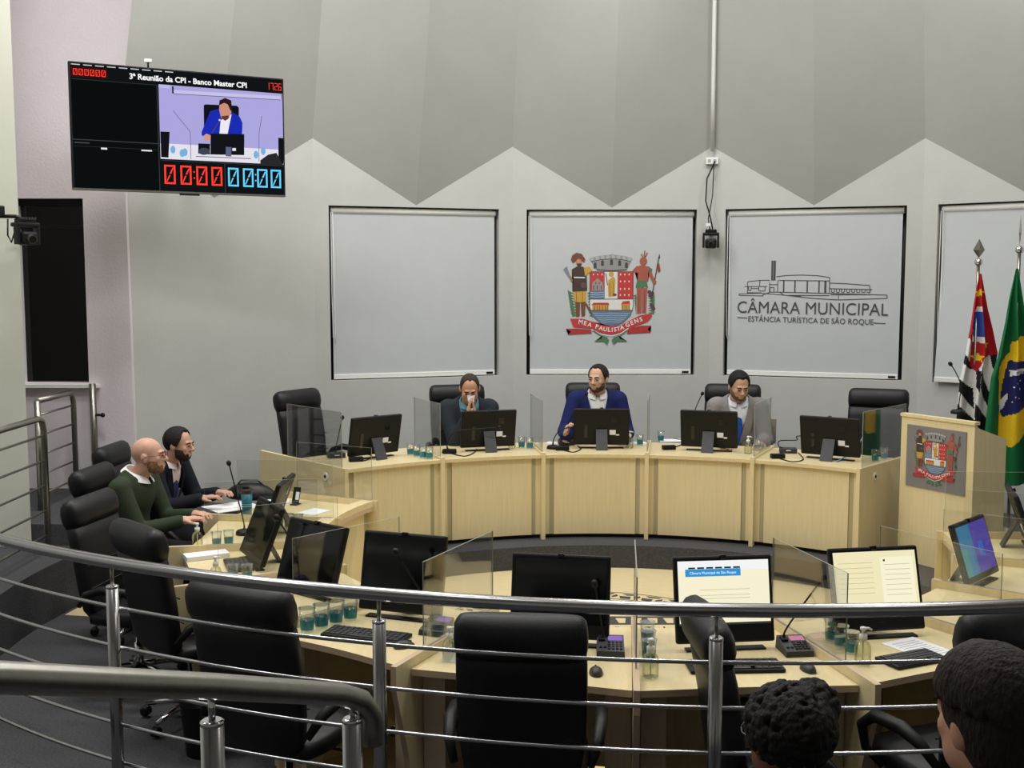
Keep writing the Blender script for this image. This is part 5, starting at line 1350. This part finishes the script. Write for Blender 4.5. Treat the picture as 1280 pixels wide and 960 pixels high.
def crest(parent, loc, scale, name='printed_crest'):
    A = Print(410, 540, scale)
    RED, GOLD, BR, DB, GR, BL, WH, GY, DG, SK = ink((196, 62, 60)), ink((205, 160, 70)), ink((120, 74, 56)), ink((74, 56, 52)), ink((84, 122, 88)), ink((96, 122, 156)), ink((226, 228, 228)), ink((150, 150, 150)), ink((70, 72, 76)), ink((170, 92, 76))
    # laurel and vine behind the supporters
    for i in range(9):
        y = 500 + i * 21; A.poly([(128 + i * 5, y), (84 + i * 3, y - 26), (92 + i * 4, y + 8)], GR); A.poly([(232 + i * 2, y), (258 + i * 2, y - 18), (250 + i * 3, y + 12)], GR)
    for i in range(8):
        y = 520 + i * 18; A.poly([(578 + i * 3, y), (600, y - 14), (604, y + 10)], GR); A.poly([(690, y), (742, y - 10), (736, y + 14)], GR)
    for x, y in ((700, 490), (722, 500), (706, 516), (726, 600), (732, 615), (718, 590)): A.ell(x, y, 15, 15, ink((96, 64, 84)))
    # shield
    A.poly([(250, 335), (580, 335), (580, 600), (560, 670), (500, 725), (415, 755), (330, 725), (270, 670), (250, 600)], DG)
    A.poly([(254, 339), (576, 339), (576, 600), (556, 667), (498, 721), (415, 750), (332, 721), (274, 667), (254, 600)], WH)
    A.rect(254, 339, 358, 480, RED); A.rect(254, 480, 358, 541, BL); A.rect(464, 339, 576, 541, RED)
    for y in (492, 508, 524): A.line([(254, y), (300, y + 4), (358, y)], 4, ink((180, 196, 210)))
    A.rect(268, 430, 350, 476, GY)
    for x in (272, 300, 328): A.rect(x, 412, x + 18, 432, GY); A.rect(x + 5, 440, x + 12, 470, DG)
    A.poly([(282, 412), (309, 385), (336, 412)], GY)
    for x in (278, 310, 342): A.poly([(x - 5, 358), (x, 350), (x + 5, 358), (x, 366)], WH)
    for x in (482, 514, 546):
        for y in (358, 410, 466, 512): A.poly([(x - 6, y), (x, y - 9), (x + 6, y), (x, y + 9)], WH)
    A.poly([(390, 400), (430, 372), (445, 400), (442, 470), (436, 522), (392, 528), (388, 460)], GOLD); A.ell(412, 356, 20, 20, GOLD); A.line([(372, 350), (384, 440)], 7, BR); A.line([(400, 420), (405, 520)], 5, ink((140, 100, 50))); A.ell(438, 510, 16, 11, BR); A.line([(425, 410), (428, 520)], 4, ink((140, 100, 50)))
    A.line([(254, 543), (576, 543)], 5, DG); A.line([(361, 339), (361, 541)], 4, DG); A.line([(461, 339), (461, 541)], 4, DG)
    A.poly([(264, 588), (280, 570), (392, 570), (400, 588)], RED); A.rect(272, 588, 394, 625, GOLD); A.poly([(486, 585), (500, 560), (552, 555), (556, 585)], RED); A.rect(490, 580, 554, 622, GOLD)
    for x in (285, 305, 325, 345, 365, 382): A.rect(x, 594, x + 5, 625, BR)
    for x in (500, 515, 530, 545): A.rect(x, 586, x + 4, 622, BR)
    A.rect(254, 624, 575, 632, ink((110, 90, 60)))
    A.poly([(258, 632), (572, 632), (554, 667), (498, 719), (415, 748), (332, 719), (276, 667)], BL)
    for i, y in enumerate((648, 664, 680, 696, 712)): A.line([(275 + i * 14, y), (345 + i * 5, y + 5), (415, y), (485 - i * 5, y + 5), (555 - i * 14, y)], 4, ink((178, 194, 208)))
    # mural crown
    A.poly([(248, 240), (300, 222), (415, 208), (520, 222), (568, 240), (528, 322), (415, 330), (302, 322)], GY)
    for i in range(8):
        x = 252 + i * 40; y = 236 - 20 * math.sin(PI * (i + 0.5) / 8); A.poly([(x, y), (x + 24, y - 4), (x + 28, y + 22), (x + 5, y + 26)], ink((178, 178, 178)))
    for x, y in ((290, 285), (345, 268), (413, 262), (474, 268), (525, 285)): A.poly([(x - 11, y + 26), (x - 11, y - 8), (x, y - 20), (x + 11, y - 8), (x + 11, y + 26)], DG)
    A.line([(262, 262), (340, 246), (415, 242), (490, 246), (556, 262)], 5, DG); A.line([(302, 322), (415, 330), (528, 322)], 6, DG)
    # left supporter: colonist with a hat and a blunderbuss
    A.poly([(108, 250), (118, 215), (150, 196), (190, 205), (216, 245), (210, 268), (180, 250), (150, 252), (125, 275)], BR)
    A.ell(168, 266, 22, 24, ink((196, 140, 104))); A.poly([(150, 276), (190, 276), (182, 304), (160, 304)], DB)
    A.poly([(115, 320), (150, 300), (200, 300), (225, 330), (232, 480), (122, 485), (128, 390)], DB); A.poly([(205, 305), (250, 300), (268, 330), (215, 370)], GOLD)
    A.line([(100, 370), (118, 410)], 16, ink((170, 120, 90))); A.poly([(52, 320), (78, 296), (104, 372), (92, 380)], ink((126, 136, 150))); A.line([(130, 380), (215, 382)], 9, WH); A.ell(205, 438, 24, 22, ink((90, 80, 84)))
    A.poly([(126, 488), (226, 484), (222, 560), (184, 568), (136, 562)], GOLD); A.line([(150, 490), (152, 560)], 4, BR); A.line([(198, 490), (196, 560)], 4, BR)
    A.poly([(142, 566), (178, 568), (176, 672), (150, 675)], BR); A.poly([(184, 566), (220, 562), (216, 668), (190, 672)], BR); A.line([(222, 575), (262, 650)], 14, BR)
    # right supporter: standing archer with a feather headdress and a spear
    for x0, x1, y1 in ((640, 636, 205), (655, 662, 180), (668, 682, 195)): A.line([(655, 245), (x1, y1)], 8, ink((150, 84, 70)))
    A.ell(652, 258, 28, 30, SK); A.poly([(570, 330), (600, 296), (650, 290), (700, 300), (742, 410), (726, 424), (688, 352), (690, 408), (610, 412), (612, 345), (590, 345)], SK)
    A.poly([(690, 300), (722, 320), (700, 350)], GR); A.poly([(595, 455), (606, 405), (676, 402), (690, 460), (664, 446), (650, 468), (632, 450), (614, 466)], GR)
    A.poly([(604, 462), (644, 462), (640, 648), (608, 650)], SK); A.poly([(648, 462), (684, 458), (676, 648), (646, 646)], SK)
    for x in (622, 664): A.line([(x, 480), (x, 640)], 5, ink((130, 62, 54)))
    A.line([(712, 560), (768, 225)], 7, DB); A.poly([(764, 235), (772, 200), (778, 236)], DG); A.poly([(756, 300), (770, 270), (782, 330), (764, 345)], ink((150, 66, 62))); A.ell(738, 414, 13, 16, SK)
    # ribbon
    A.poly([(74, 766), (150, 764), (262, 772), (268, 800), (90, 810), (112, 788)], ink((176, 56, 56))); A.poly([(716, 742), (640, 742), (548, 764), (532, 804), (712, 794), (690, 768)], ink((176, 56, 56)))
    up = [(105, 690), (200, 690), (270, 712), (340, 738), (415, 746), (490, 738), (560, 700), (630, 665), (716, 650)]
    dn = [(722, 672), (690, 712), (600, 744), (530, 778), (480, 800), (415, 808), (345, 800), (270, 765), (130, 752)]
    A.poly(up + dn, RED)
    A.line([(265, 770), (330, 805), (415, 822), (490, 800), (545, 762)], 7, WH)
    A.line([(280, 780), (345, 822), (390, 836)], 8, GR); A.line([(540, 775), (480, 822), (430, 836)], 8, GR)
    A.poly([(288, 864), (340, 840), (350, 815), (400, 850), (385, 888), (360, 862)], GR); A.poly([(538, 862), (480, 840), (470, 815), (418, 850), (436, 888), (460, 862)], GR)
    o = A.build(name, parent); o.location = loc
    word = [('M', 184, 716, 6), ('E', 218, 725, 10), ('A', 252, 736, 14), ('P', 306, 752, 14), ('A', 338, 762, 12), ('U', 370, 770, 8), ('L', 400, 774, 3), ('I', 422, 775, 0), ('S', 444, 773, -5), ('T', 470, 767, -11), ('A', 496, 758, -16), ('G', 538, 738, -22), ('E', 570, 723, -22), ('N', 604, 708, -20), ('S', 638, 696, -16)]
    for ch, x, y, r in word:
        t = txt(ch, 44 * scale, WH, o, ((x - 410) * scale, -0.00003 * A.z - 0.0006, -(y - 540) * scale), (PI / 2, R_(r), 0), bold=1.2 * scale)
    return o
C1 = crest(blind_crest, (0.0, -0.002, 0.80), 0.001425)
C2 = crest(PLQ, (0.345, -0.0085, 0.865), 0.00062)

# building drawing and lettering on the third blind
D = Print(620, 480, 0.00186); K = ink((72, 73, 78))
for seg in ([(213, 506), (330, 500), (480, 512), (560, 516)], [(213, 506), (216, 514), (350, 516)], [(262, 436), (330, 428), (385, 428)], [(262, 436), (262, 495)], [(245, 463), (372, 463)], [(330, 428), (330, 463)],
            [(268, 466), (268, 486), (282, 486), (282, 466)], [(325, 466), (325, 488), (360, 488), (360, 466)], [(285, 474), (325, 474)], [(258, 498), (340, 498)], [(385, 440), (385, 494), (430, 494), (430, 430)], [(385, 452), (430, 452)], [(388, 494), (388, 468), (410, 468), (410, 494)],
            [(345, 512), (388, 494)], [(470, 514), (440, 494)], [(422, 408), (470, 401), (560, 398), (650, 402), (712, 412)], [(432, 428), (712, 431)], [(712, 412), (712, 500)], [(430, 494), (712, 500)], [(712, 443), (800, 446), (926, 456)], [(926, 456), (926, 500)], [(712, 474), (940, 478)], [(705, 500), (940, 506)],
            [(480, 512), (620, 528), (762, 536), (1018, 526), (1018, 508), (930, 506), (720, 508)], [(762, 536), (762, 512)], [(480, 512), (712, 512)]): D.line(seg, 4, K)
D.rect(393, 320, 403, 428, K); D.rect(406, 320, 417, 428, K); D.line([(393, 320), (417, 320)], 5, K); D.line([(404, 320), (404, 428)], 4, ink((130, 131, 135)))
for x in (463, 525, 592, 656): D.line([(x, 430), (x, 496)], 7, K)
D.line([(690, 430), (690, 498)], 11, K)
for i in range(8): D.line([(722 + i * 27, 476), (724 + i * 27, 494), (738 + i * 27, 494), (740 + i * 27, 476)], 3.5, K)
dd = D.build('printed_drawing', blind_text); dd.location = (0.0, -0.002, 0.90)
for seg in ([(208, 640), (264, 643)], [(950, 662), (1014, 665)]):
    D2 = Print(620, 480, 0.00186); D2.line(seg, 5, K); D2.build('printed_dash', dd).location = (0, -0.001, 0)
txt('CÂMARA MUNICIPAL', 0.178, K, dd, (-0.010, -0.004, -0.200), (PI / 2, R_(0.6), 0), xs=0.905, bold=-0.0006)
txt('ESTÂNCIA TURÍSTICA DE SÃO ROQUE', 0.079, K, dd, (-0.02, -0.004, -0.322), (PI / 2, R_(0.9), 0), xs=0.935)

# ---- wall television
tvw, tvh = 1.74, 1.01
tv = thing('wall_television', 'large wall television showing the committee meeting with red and blue timers', 'television', (-2.745, 9.47, 3.17), R_(27.5))
MB().box((0, 0.02, tvh / 2), (tvw, 0.045, tvh), bev=0.006).build('housing', 'plastic', tv)
MB().box((0, -0.003, 0.008), (tvw, 0.006, 0.014)).build('lower_trim', 'satin', tv)
MB().box((0.05, 0.0, -0.008), (0.16, 0.03, 0.014)).build('sensor_bar', 'plastic', tv)
MB().box((0, 0.09, tvh * 0.5), (0.5, 0.10, 0.4), bev=0.01).tube([(0, 0.13, 0.5), (0.08, 0.72, 0.5)], 0.035, 8).build('wall_arm', 'plastic2', tv)
G = Print(0, 0, 1.0)
def tvp(x, y):
    u = (x - 45) / 1165; t = 65 + 100 * (x - 45) / 1173; b = 785 + 45 * (x - 45) / 1155; v = (y - t) / (b - t)
    return ((u - 0.5) * tvw, v * tvh)
class TVP(Print):
    def poly(self, pts, m): Print.poly(self, [tvp(*p) for p in pts], m)
    def flat(self, pts, m): Print.poly(self, pts, m)
G = TVP(0, tvh, 1.0)
def uv(u0, v0, u1, v1, m): G.flat([((u0 - .5) * tvw, v0 * tvh), ((u1 - .5) * tvw, v0 * tvh), ((u1 - .5) * tvw, v1 * tvh), ((u0 - .5) * tvw, v1 * tvh)], m)
uv(0.008, 0.012, 0.992, 0.985, ec((16, 20, 22), 1.0)); uv(0.012, 0.14, 0.385, 0.60, ec((10, 14, 15), 1.0)); uv(0.012, 0.615, 0.388, 0.98, ec((11, 15, 16), 1.0))
for q in ((0.008, 0.602, 0.39, 0.608), (0.388, 0.14, 0.391, 0.985), (0.40, 0.735, 0.992, 0.739), (0.698, 0.74, 0.701, 0.985), (0.012, 0.135, 0.39, 0.138), (0.012, 0.655, 0.385, 0.657)): uv(*q, ec((60, 64, 66), 1.0))
for i in range(9): uv(0.012 + i * 0.052, 0.020, 0.050 + i * 0.052, 0.027, ec((220, 220, 220), 0.9))
uv(0.13, 0.66, 0.157, 0.674, ec((235, 235, 235), 1.0)); uv(0.31, 0.66, 0.358, 0.671, ec((235, 235, 235), 1.0)); uv(0.015, 0.625, 0.08, 0.634, ec((70, 74, 76), 1.0))
VB = ec((172, 166, 222), 1.0)
uv(0.397, 0.128, 0.992, 0.725, VB); uv(0.397, 0.60, 0.992, 0.725, ec((228, 226, 236), 1.0)); uv(0.397, 0.128, 0.45, 0.155, ec((190, 186, 232), 1.0))
G.poly([(580, 225), (1195, 262), (1195, 282), (580, 245)], ec((196, 194, 232), 1.0)); G.rect(579, 205, 588, 245, ec((30, 34, 40), 1.0))
for a, b in (((585, 247), (1190, 283)), ((1195, 250), (1195, 282))): G.line([a, b], 3, ec((60, 62, 80), 1.0))
DK = ec((18, 20, 26), 1.0)
G.poly([(750, 312), (760, 306), (935, 314), (947, 324), (945, 480), (748, 470)], DK)
G.poly([(785, 345), (835, 330), (900, 345), (950, 375), (966, 410), (962, 482), (790, 476), (765, 500), (735, 480), (735, 460)], ec((28, 44, 176), 1.0))
G.poly([(843, 395), (905, 362), (880, 472), (834, 470)], ec((236, 234, 240), 1.0)); G.poly([(838, 300), (870, 285), (902, 300), (904, 350), (890, 385), (868, 398), (845, 380), (836, 340)], ec((206, 142, 122), 1.0))
G.poly([(836, 312), (838, 285), (870, 270), (905, 285), (908, 330), (900, 345), (896, 312), (865, 298)], ec((40, 26, 28), 1.0)); G.poly([(848, 372), (888, 368), (888, 386), (868, 399), (850, 386)], ec((98, 56, 50), 1.0))
G.poly([(742, 485), (760, 470), (785, 480), (782, 505), (752, 510)], ec((214, 150, 130), 1.0)); G.line([(838, 395), (790, 470)], 5, ec((70, 70, 110), 1.0)); G.ell(837, 394, 6, 6, ec((235, 190, 200), 1.0))
G.poly([(785, 470), (975, 474), (972, 592), (780, 588)], DK); G.poly([(868, 545), (900, 547), (898, 600), (866, 598)], ec((96, 98, 130), 1.0)); G.rect(905, 552, 925, 568, ec((230, 230, 235), 1.0)); G.poly([(715, 525), (780, 528), (778, 588), (712, 582)], DK); G.ell(745, 570, 32, 20, ec((60, 66, 84), 1.0))
G.poly([(510, 458), (560, 460), (550, 605), (510, 602)], DK); G.poly([(1172, 495), (1203, 498), (1200, 645), (1170, 640)], DK); G.poly([(1064, 622), (1110, 590), (1160, 580), (1198, 650), (1064, 646)], ec((40, 40, 44), 1.0))
for x, y in ((625, 580), (640, 575), (575, 560), (1040, 590), (1082, 570)): G.ell(x, y, 14, 22, ec((120, 176, 222), 1.0))
for seg in ([(582, 342), (672, 460), (672, 615)], [(1078, 372), (1060, 470), (1056, 630)]): G.line(seg, 3, ec((90, 90, 130), 1.0))
G.line([(700, 598), (1010, 612)], 5, ec((120, 118, 130), 1.0))
def seg0(u, v, w, h, m, slash=True, t=0.16, dig='0'):
    x0, x1, y0, y1 = (u - .5) * tvw, (u + w - .5) * tvw, v * tvh, (v + h) * tvh; tt = (x1 - x0) * t; ym = (y0 + y1) / 2
    S = {'a': ((x0, y0), (x1, y0 + tt)), 'g': ((x0, ym - tt / 2), (x1, ym + tt / 2)), 'd': ((x0, y1 - tt), (x1, y1)), 'f': ((x0, y0), (x0 + tt, ym)), 'e': ((x0, ym), (x0 + tt, y1)), 'b': ((x1 - tt, y0), (x1, ym)), 'c': ((x1 - tt, ym), (x1, y1))}
    for s in {'0': 'abcdef', '1': 'bc', '7': 'abc', '2': 'abged', '6': 'afgedc'}[dig]:
        (a, b), (c, d) = S[s]; G.flat([(a, b), (c, b), (c, d), (a, d)], m)
    if slash:
        G.flat([(x1 - tt * 1.6, y0 + tt * 1.5), (x1 - tt, y0 + tt * 1.5), (x1 - tt * 2.4, ym - tt * .4), (x1 - tt * 3.4, ym - tt * .4)], m); G.flat([(x0 + tt * 2.6, ym + tt * .4), (x0 + tt * 3.4, ym + tt * .4), (x0 + tt * 1.7, y1 - tt * 1.4), (x0 + tt * 1.1, y1 - tt * 1.4)], m)
RD, CY = ec((255, 62, 48), 1.2), ec((104, 206, 250), 1.1)
for u in (0.412, 0.487, 0.562, 0.634): seg0(u, 0.772, 0.052, 0.155, RD)
for u in (0.714, 0.787, 0.857, 0.925): seg0(u, 0.772, 0.052, 0.155, CY)
for u, m in ((0.5485, RD), (0.847, CY)):
    for v in (0.815, 0.865): uv(u, v, u + 0.006, v + 0.012, m)
uv(0.012, 0.045, 0.168, 0.118, ec((80, 20, 20), 1.0)); uv(0.014, 0.048, 0.166, 0.115, ec((26, 12, 12), 1.0))
for i in range(6): seg0(0.019 + i * 0.0245, 0.056, 0.019, 0.05, RD, True, 0.18)
for i, dg in enumerate('1726'): seg0(0.912 + i * 0.02, 0.045, 0.015, 0.058, RD, False, 0.18, dg)
scr = G.build('screen', tv); scr.location = (0, -0.0035, 0)
for v in scr.data.vertices: v.co.z = v.co.z      # artwork y runs down from the top edge
txt('3ª Reunião da CPI - Banco Master CPI', 0.062, ec((245, 245, 245), 1.1), scr, (0.07, -0.008, tvh * 0.915), xs=1.0, bold=0.0016)
sm_ = thing('small_sensor', 'small white sensor on a stem above the television', 'sensor', (-3.02, 9.5, 4.19), 0)
MB().box((0, 0, 0.07), (0.06, 0.03, 0.03), bev=0.006).build('body', 'white', sm_); MB().tube([(0, 0, 0), (0, 0, 0.06)], 0.008, 6).build('stem', 'plastic', sm_)

# ---- flags
def inside(px, py, poly):
    c = np.zeros(px.shape, bool); n = len(poly); j = n - 1
    for i in range(n):
        xi, yi = poly[i]; xj, yj = poly[j]
        c ^= ((yi > py) != (yj > py)) & (px < (xj - xi) * (py - yi) / (yj - yi + 1e-12) + xi); j = i
    return c
def star(x, y, r, rot=-PI / 2): return [(x + (r if i % 2 == 0 else r * 0.42) * math.cos(rot + PI * i / 5), y + (r if i % 2 == 0 else r * 0.42) * math.sin(rot + PI * i / 5)) for i in range(10)]
def flag(label, x, y, s, x0, left, right, ztop_y, paint, cols, pole_top, spear, folds):
    """artwork pixels: s metres each; x0 = artwork column of the pole; left/right = cloth outline (row -> column)"""
    f = thing('flag', label, 'flag', (x, y, DAIS + 0.001))
    def zz(row): return (pole_top - DAIS) - (row - ztop_y) * s
    rows = np.arange(left[0][0], left[-1][0] + 1, 6.0); n = 54
    lx_ = np.interp(rows, [a for a, b in left], [b for a, b in left]); rx_ = np.interp(rows, [a for a, b in right], [b for a, b in right])
    V = []; U = []
    for r, a, b in zip(rows, lx_, rx_):
        k = min(1.0, (r - rows[0]) / 260)
        for j in range(n + 1):
            t = j / n; c = a + (b - a) * t
            V.append(((c - x0) * s + 0.010 * k * math.sin(t * folds * 2 * PI * 1.0 + r * 0.004), -0.03 - 0.045 * k * math.sin(t * folds * 2 * PI + 0.5) - 0.02 * k * math.sin(t * PI), zz(r))); U.append((c, r))
    F = [(i * (n + 1) + j, i * (n + 1) + j + 1, (i + 1) * (n + 1) + j + 1, (i + 1) * (n + 1) + j) for i in range(len(rows) - 1) for j in range(n)]
    U = np.array(U); ce = np.array([U[list(q)].mean(0) for q in F]); mi = np.zeros(len(F), int)
    for k, poly in paint: mi[inside(ce[:, 0], ce[:, 1], poly)] = k
    me = bpy.data.meshes.new('flag_cloth'); me.from_pydata(V, [], F)
    for c in cols: me.materials.append(cloth(c, 0.7))
    me.polygons.foreach_set('material_index', mi.tolist()); me.polygons.foreach_set('use_smooth', [True] * len(F)); me.update()
    o = bpy.data.objects.new('flag_cloth', me); COL.objects.link(o); o.parent = f
    h = pole_top - DAIS
    MB().tube([(0, 0, 0.04), (0, 0, h + 0.02)], 0.014, 12).build('pole', 'satin', f)
    MB().ball((0, 0, h + 0.045), 0.036, 16).build('ball', 'chrome', f)
    MB().lathe([(0.17, 0.0), (0.17, 0.025), (0.05, 0.05), (0.03, 0.10)], 20).build('stand_base', 'satin', f)
    sp = MB()
    w = 0.052 if spear == 'leaf' else 0.012
    b = h + 0.08; hh = 0.17 if spear == 'leaf' else 0.27
    sp.add([(0, 0, b), (w, 0, b + hh * 0.42), (0, -0.014, b + hh * 0.42), (-w, 0, b + hh * 0.42), (0, 0.014, b + hh * 0.42), (0, 0, b + hh)], [(0, 2, 1), (0, 3, 2), (0, 4, 3), (0, 1, 4), (5, 1, 2), (5, 2, 3), (5, 3, 4), (5, 4, 1)])
    sp.build('finial', 'satin', f)
    return f
s1 = 1 / 3.84 / 141.0
RDc, WHc, BKc, YLc, BLc, GNc = (176, 34, 44), (226, 226, 226), (26, 28, 30), (238, 196, 40), (52, 74, 160), (24, 104, 58)
left = [(262, 230), (400, 205), (560, 182), (640, 172), (770, 152), (900, 148), (1160, 140)]; right = [(262, 242), (430, 272), (560, 305), (640, 326), (700, 318), (900, 302), (1160, 296)]
sp_paint = [(1, [(120, 560), (340, 560), (340, 1170), (120, 1170)]),
    (2, [(150, 622), (212, 690), (216, 722), (150, 680)]), (2, [(130, 750), (218, 810), (224, 905), (130, 800)]), (2, [(130, 870), (230, 960), (230, 1040), (130, 960)]), (2, [(228, 720), (250, 722), (246, 830), (228, 800)]), (2, [(252, 700), (300, 830), (296, 900), (250, 800)]), (2, [(300, 640), (330, 630), (320, 740), (306, 700)]), (2, [(228, 880), (300, 960), (300, 1040), (228, 980)]), (2, [(130, 1050), (300, 1100), (300, 1150), (130, 1120)]),
    (0, [(180, 240), (300, 240), (340, 640), (262, 664), (228, 732), (206, 700), (212, 590), (182, 566)]),
    (1, [(228, 420), (256, 418), (262, 450), (262, 590), (216, 588), (218, 480)]), (4, [(222, 445), (256, 440), (262, 470), (258, 562), (220, 560), (217, 500)]),
    (3, star(236, 355, 24)), (3, star(234, 662, 26)), (3, star(275, 598, 24))]
flag('red, black and white striped state flag on a spear-topped pole', 4.10, 9.90, s1, 232, left, right, 232, sp_paint, [RDc, WHc, BKc, YLc, BLc], 2.56, 'leaf', 2.0)
left = [(222, 416), (370, 382), (640, 338), (740, 312), (930, 300), (1270, 288)]; right = [(222, 428), (430, 466), (640, 530), (900, 580), (1270, 600)]
br_paint = [(3, [(560, 500), (405, 572), (400, 628), (356, 695), (362, 900), (362, 1060), (420, 1080), (560, 960)]),
    (4, [(398, 662), (480, 668), (560, 700), (560, 860), (470, 900), (380, 938), (364, 900), (372, 800), (386, 715)]), (1, [(400, 708), (560, 690), (560, 716), (400, 736)]), (1, [(364, 905), (366, 860), (396, 822), (398, 845), (380, 900)])] + [(1, star(x, y, 6)) for x, y in ((420, 790), (440, 770), (455, 800), (430, 840), (450, 845), (415, 860), (460, 760))] + [(5, [(428 + i * 9, 712), (432 + i * 9, 711), (432 + i * 9, 726), (428 + i * 9, 727)]) for i in range(6)]
flag('green national flag with yellow diamond and blue disc on a tall pole', 4.33, 9.62, 1 / 3.84 / 146.0, 437, left, right, 158, br_paint, [GNc, WHc, BKc, YLc, (36, 40, 96), (40, 84, 70)], 2.66, 'needle', 2.4)

# ---- ceiling conduit, plate, hanging camera
def corner(a, d, z):
    r = RW / math.cos(R_(10)) - d; return (CW[0] + r * math.sin(R_(a)), CW[1] + r * math.cos(R_(a)), z)
cd = MB(); pts = [corner(10, 0.055 + (z - 3.85) / (6.5 - 3.85) * 0.68, z) for z in (3.80, 4.4, 5.2, 6.0, 6.42)]
cd.tube(pts, 0.022, 4); co = cd.build('cable_conduit', 'white'); tag(co, 'white cable conduit running up the wall fold', 'conduit')
pt = corner(10, 0.035, 3.70); pl = MB().box((0, 0, 0), (0.13, 0.03, 0.07), bev=0.005).build('socket_plate', 'white'); pl.location = pt; pl.rotation_euler = (0, 0, R_(-10)); tag(pl, 'white socket plate below the cable conduit', 'socket')
for i in range(2): MB().box((-0.028 + i * 0.056, -0.017, 0), (0.03, 0.004, 0.03)).build('outlet', 'greyline', pl)
def ptz(label, p, rz, arm=None):
    c = thing('dome_camera', label, 'camera', p, rz)
    MB().box((0, 0.02, 0.10), (0.17, 0.12, 0.03), bev=0.008).box((0, 0.02, 0.13), (0.12, 0.10, 0.03), bev=0.006).build('mount', 'plastic', c)
    for sx in (-1, 1): MB().box((sx * 0.075, 0.0, 0.02), (0.022, 0.07, 0.13), bev=0.006).build('yoke', 'plastic', c)
    hd = MB().box((0, -0.005, 0.0), (0.12, 0.11, 0.10), bev=0.02).build('camera_head', 'plastic', c)
    MB().tube([(0, -0.055, -0.005), (0, -0.085, -0.010)], 0.034, 14).build('lens_barrel', 'plastic2', hd); MB().tube([(0, -0.082, -0.010), (0, -0.088, -0.011)], 0.026, 14).build('lens', 'screen_off', hd)
    for i in range(5): MB().box((-0.045 + i * 0.022, -0.045, 0.147), (0.012, 0.01, 0.012)).build('port', 'plastic2', c)
    return c
pc = Vector(corner(10, 0.16, 2.83)); PZ = ptz('black motorised camera hanging between two roller blinds', pc, R_(-10))
MB().box((0, 0.10, 0.115), (0.05, 0.10, 0.03)).build('bracket', 'plastic', PZ)
MB().tube([(0.02, 0.06, 0.14), (-0.01, 0.05, 0.28), (-0.06, 0.06, 0.45), (-0.05, 0.07, 0.68), (0.03, 0.09, 0.86)], 0.008, 6).build('cable', 'plastic', PZ)
MB().tube([(-0.01, 0.06, 0.14), (-0.03, 0.05, 0.26), (0.01, 0.06, 0.5), (0.02, 0.08, 0.86)], 0.006, 6).build('cable', 'plastic', PZ)
MB().box((-0.03, 0.05, 0.20), (0.05, 0.03, 0.03)).build('connector', 'white', PZ)
q = ay(34, 298, 8.28); PZ2 = ptz('black motorised camera on an arm beside the off-white column', q, R_(50))
MB().tube([(0, 0.02, 0.13), (-0.05, 0.06, 0.16), (-0.20, 0.20, 0.16)], 0.014, 8).build('arm', 'plastic', PZ2)
MB().box((-0.16, 0.10, 0.20), (0.08, 0.06, 0.07), bev=0.01).build('bracket', 'plastic', PZ2)
MB().tube([(-0.10, 0.08, 0.14), (-0.12, 0.05, 0.02), (-0.09, 0.06, -0.03), (-0.06, 0.07, 0.04), (-0.05, 0.05, 0.10)], 0.006, 6).build('cable', 'plastic', PZ2)
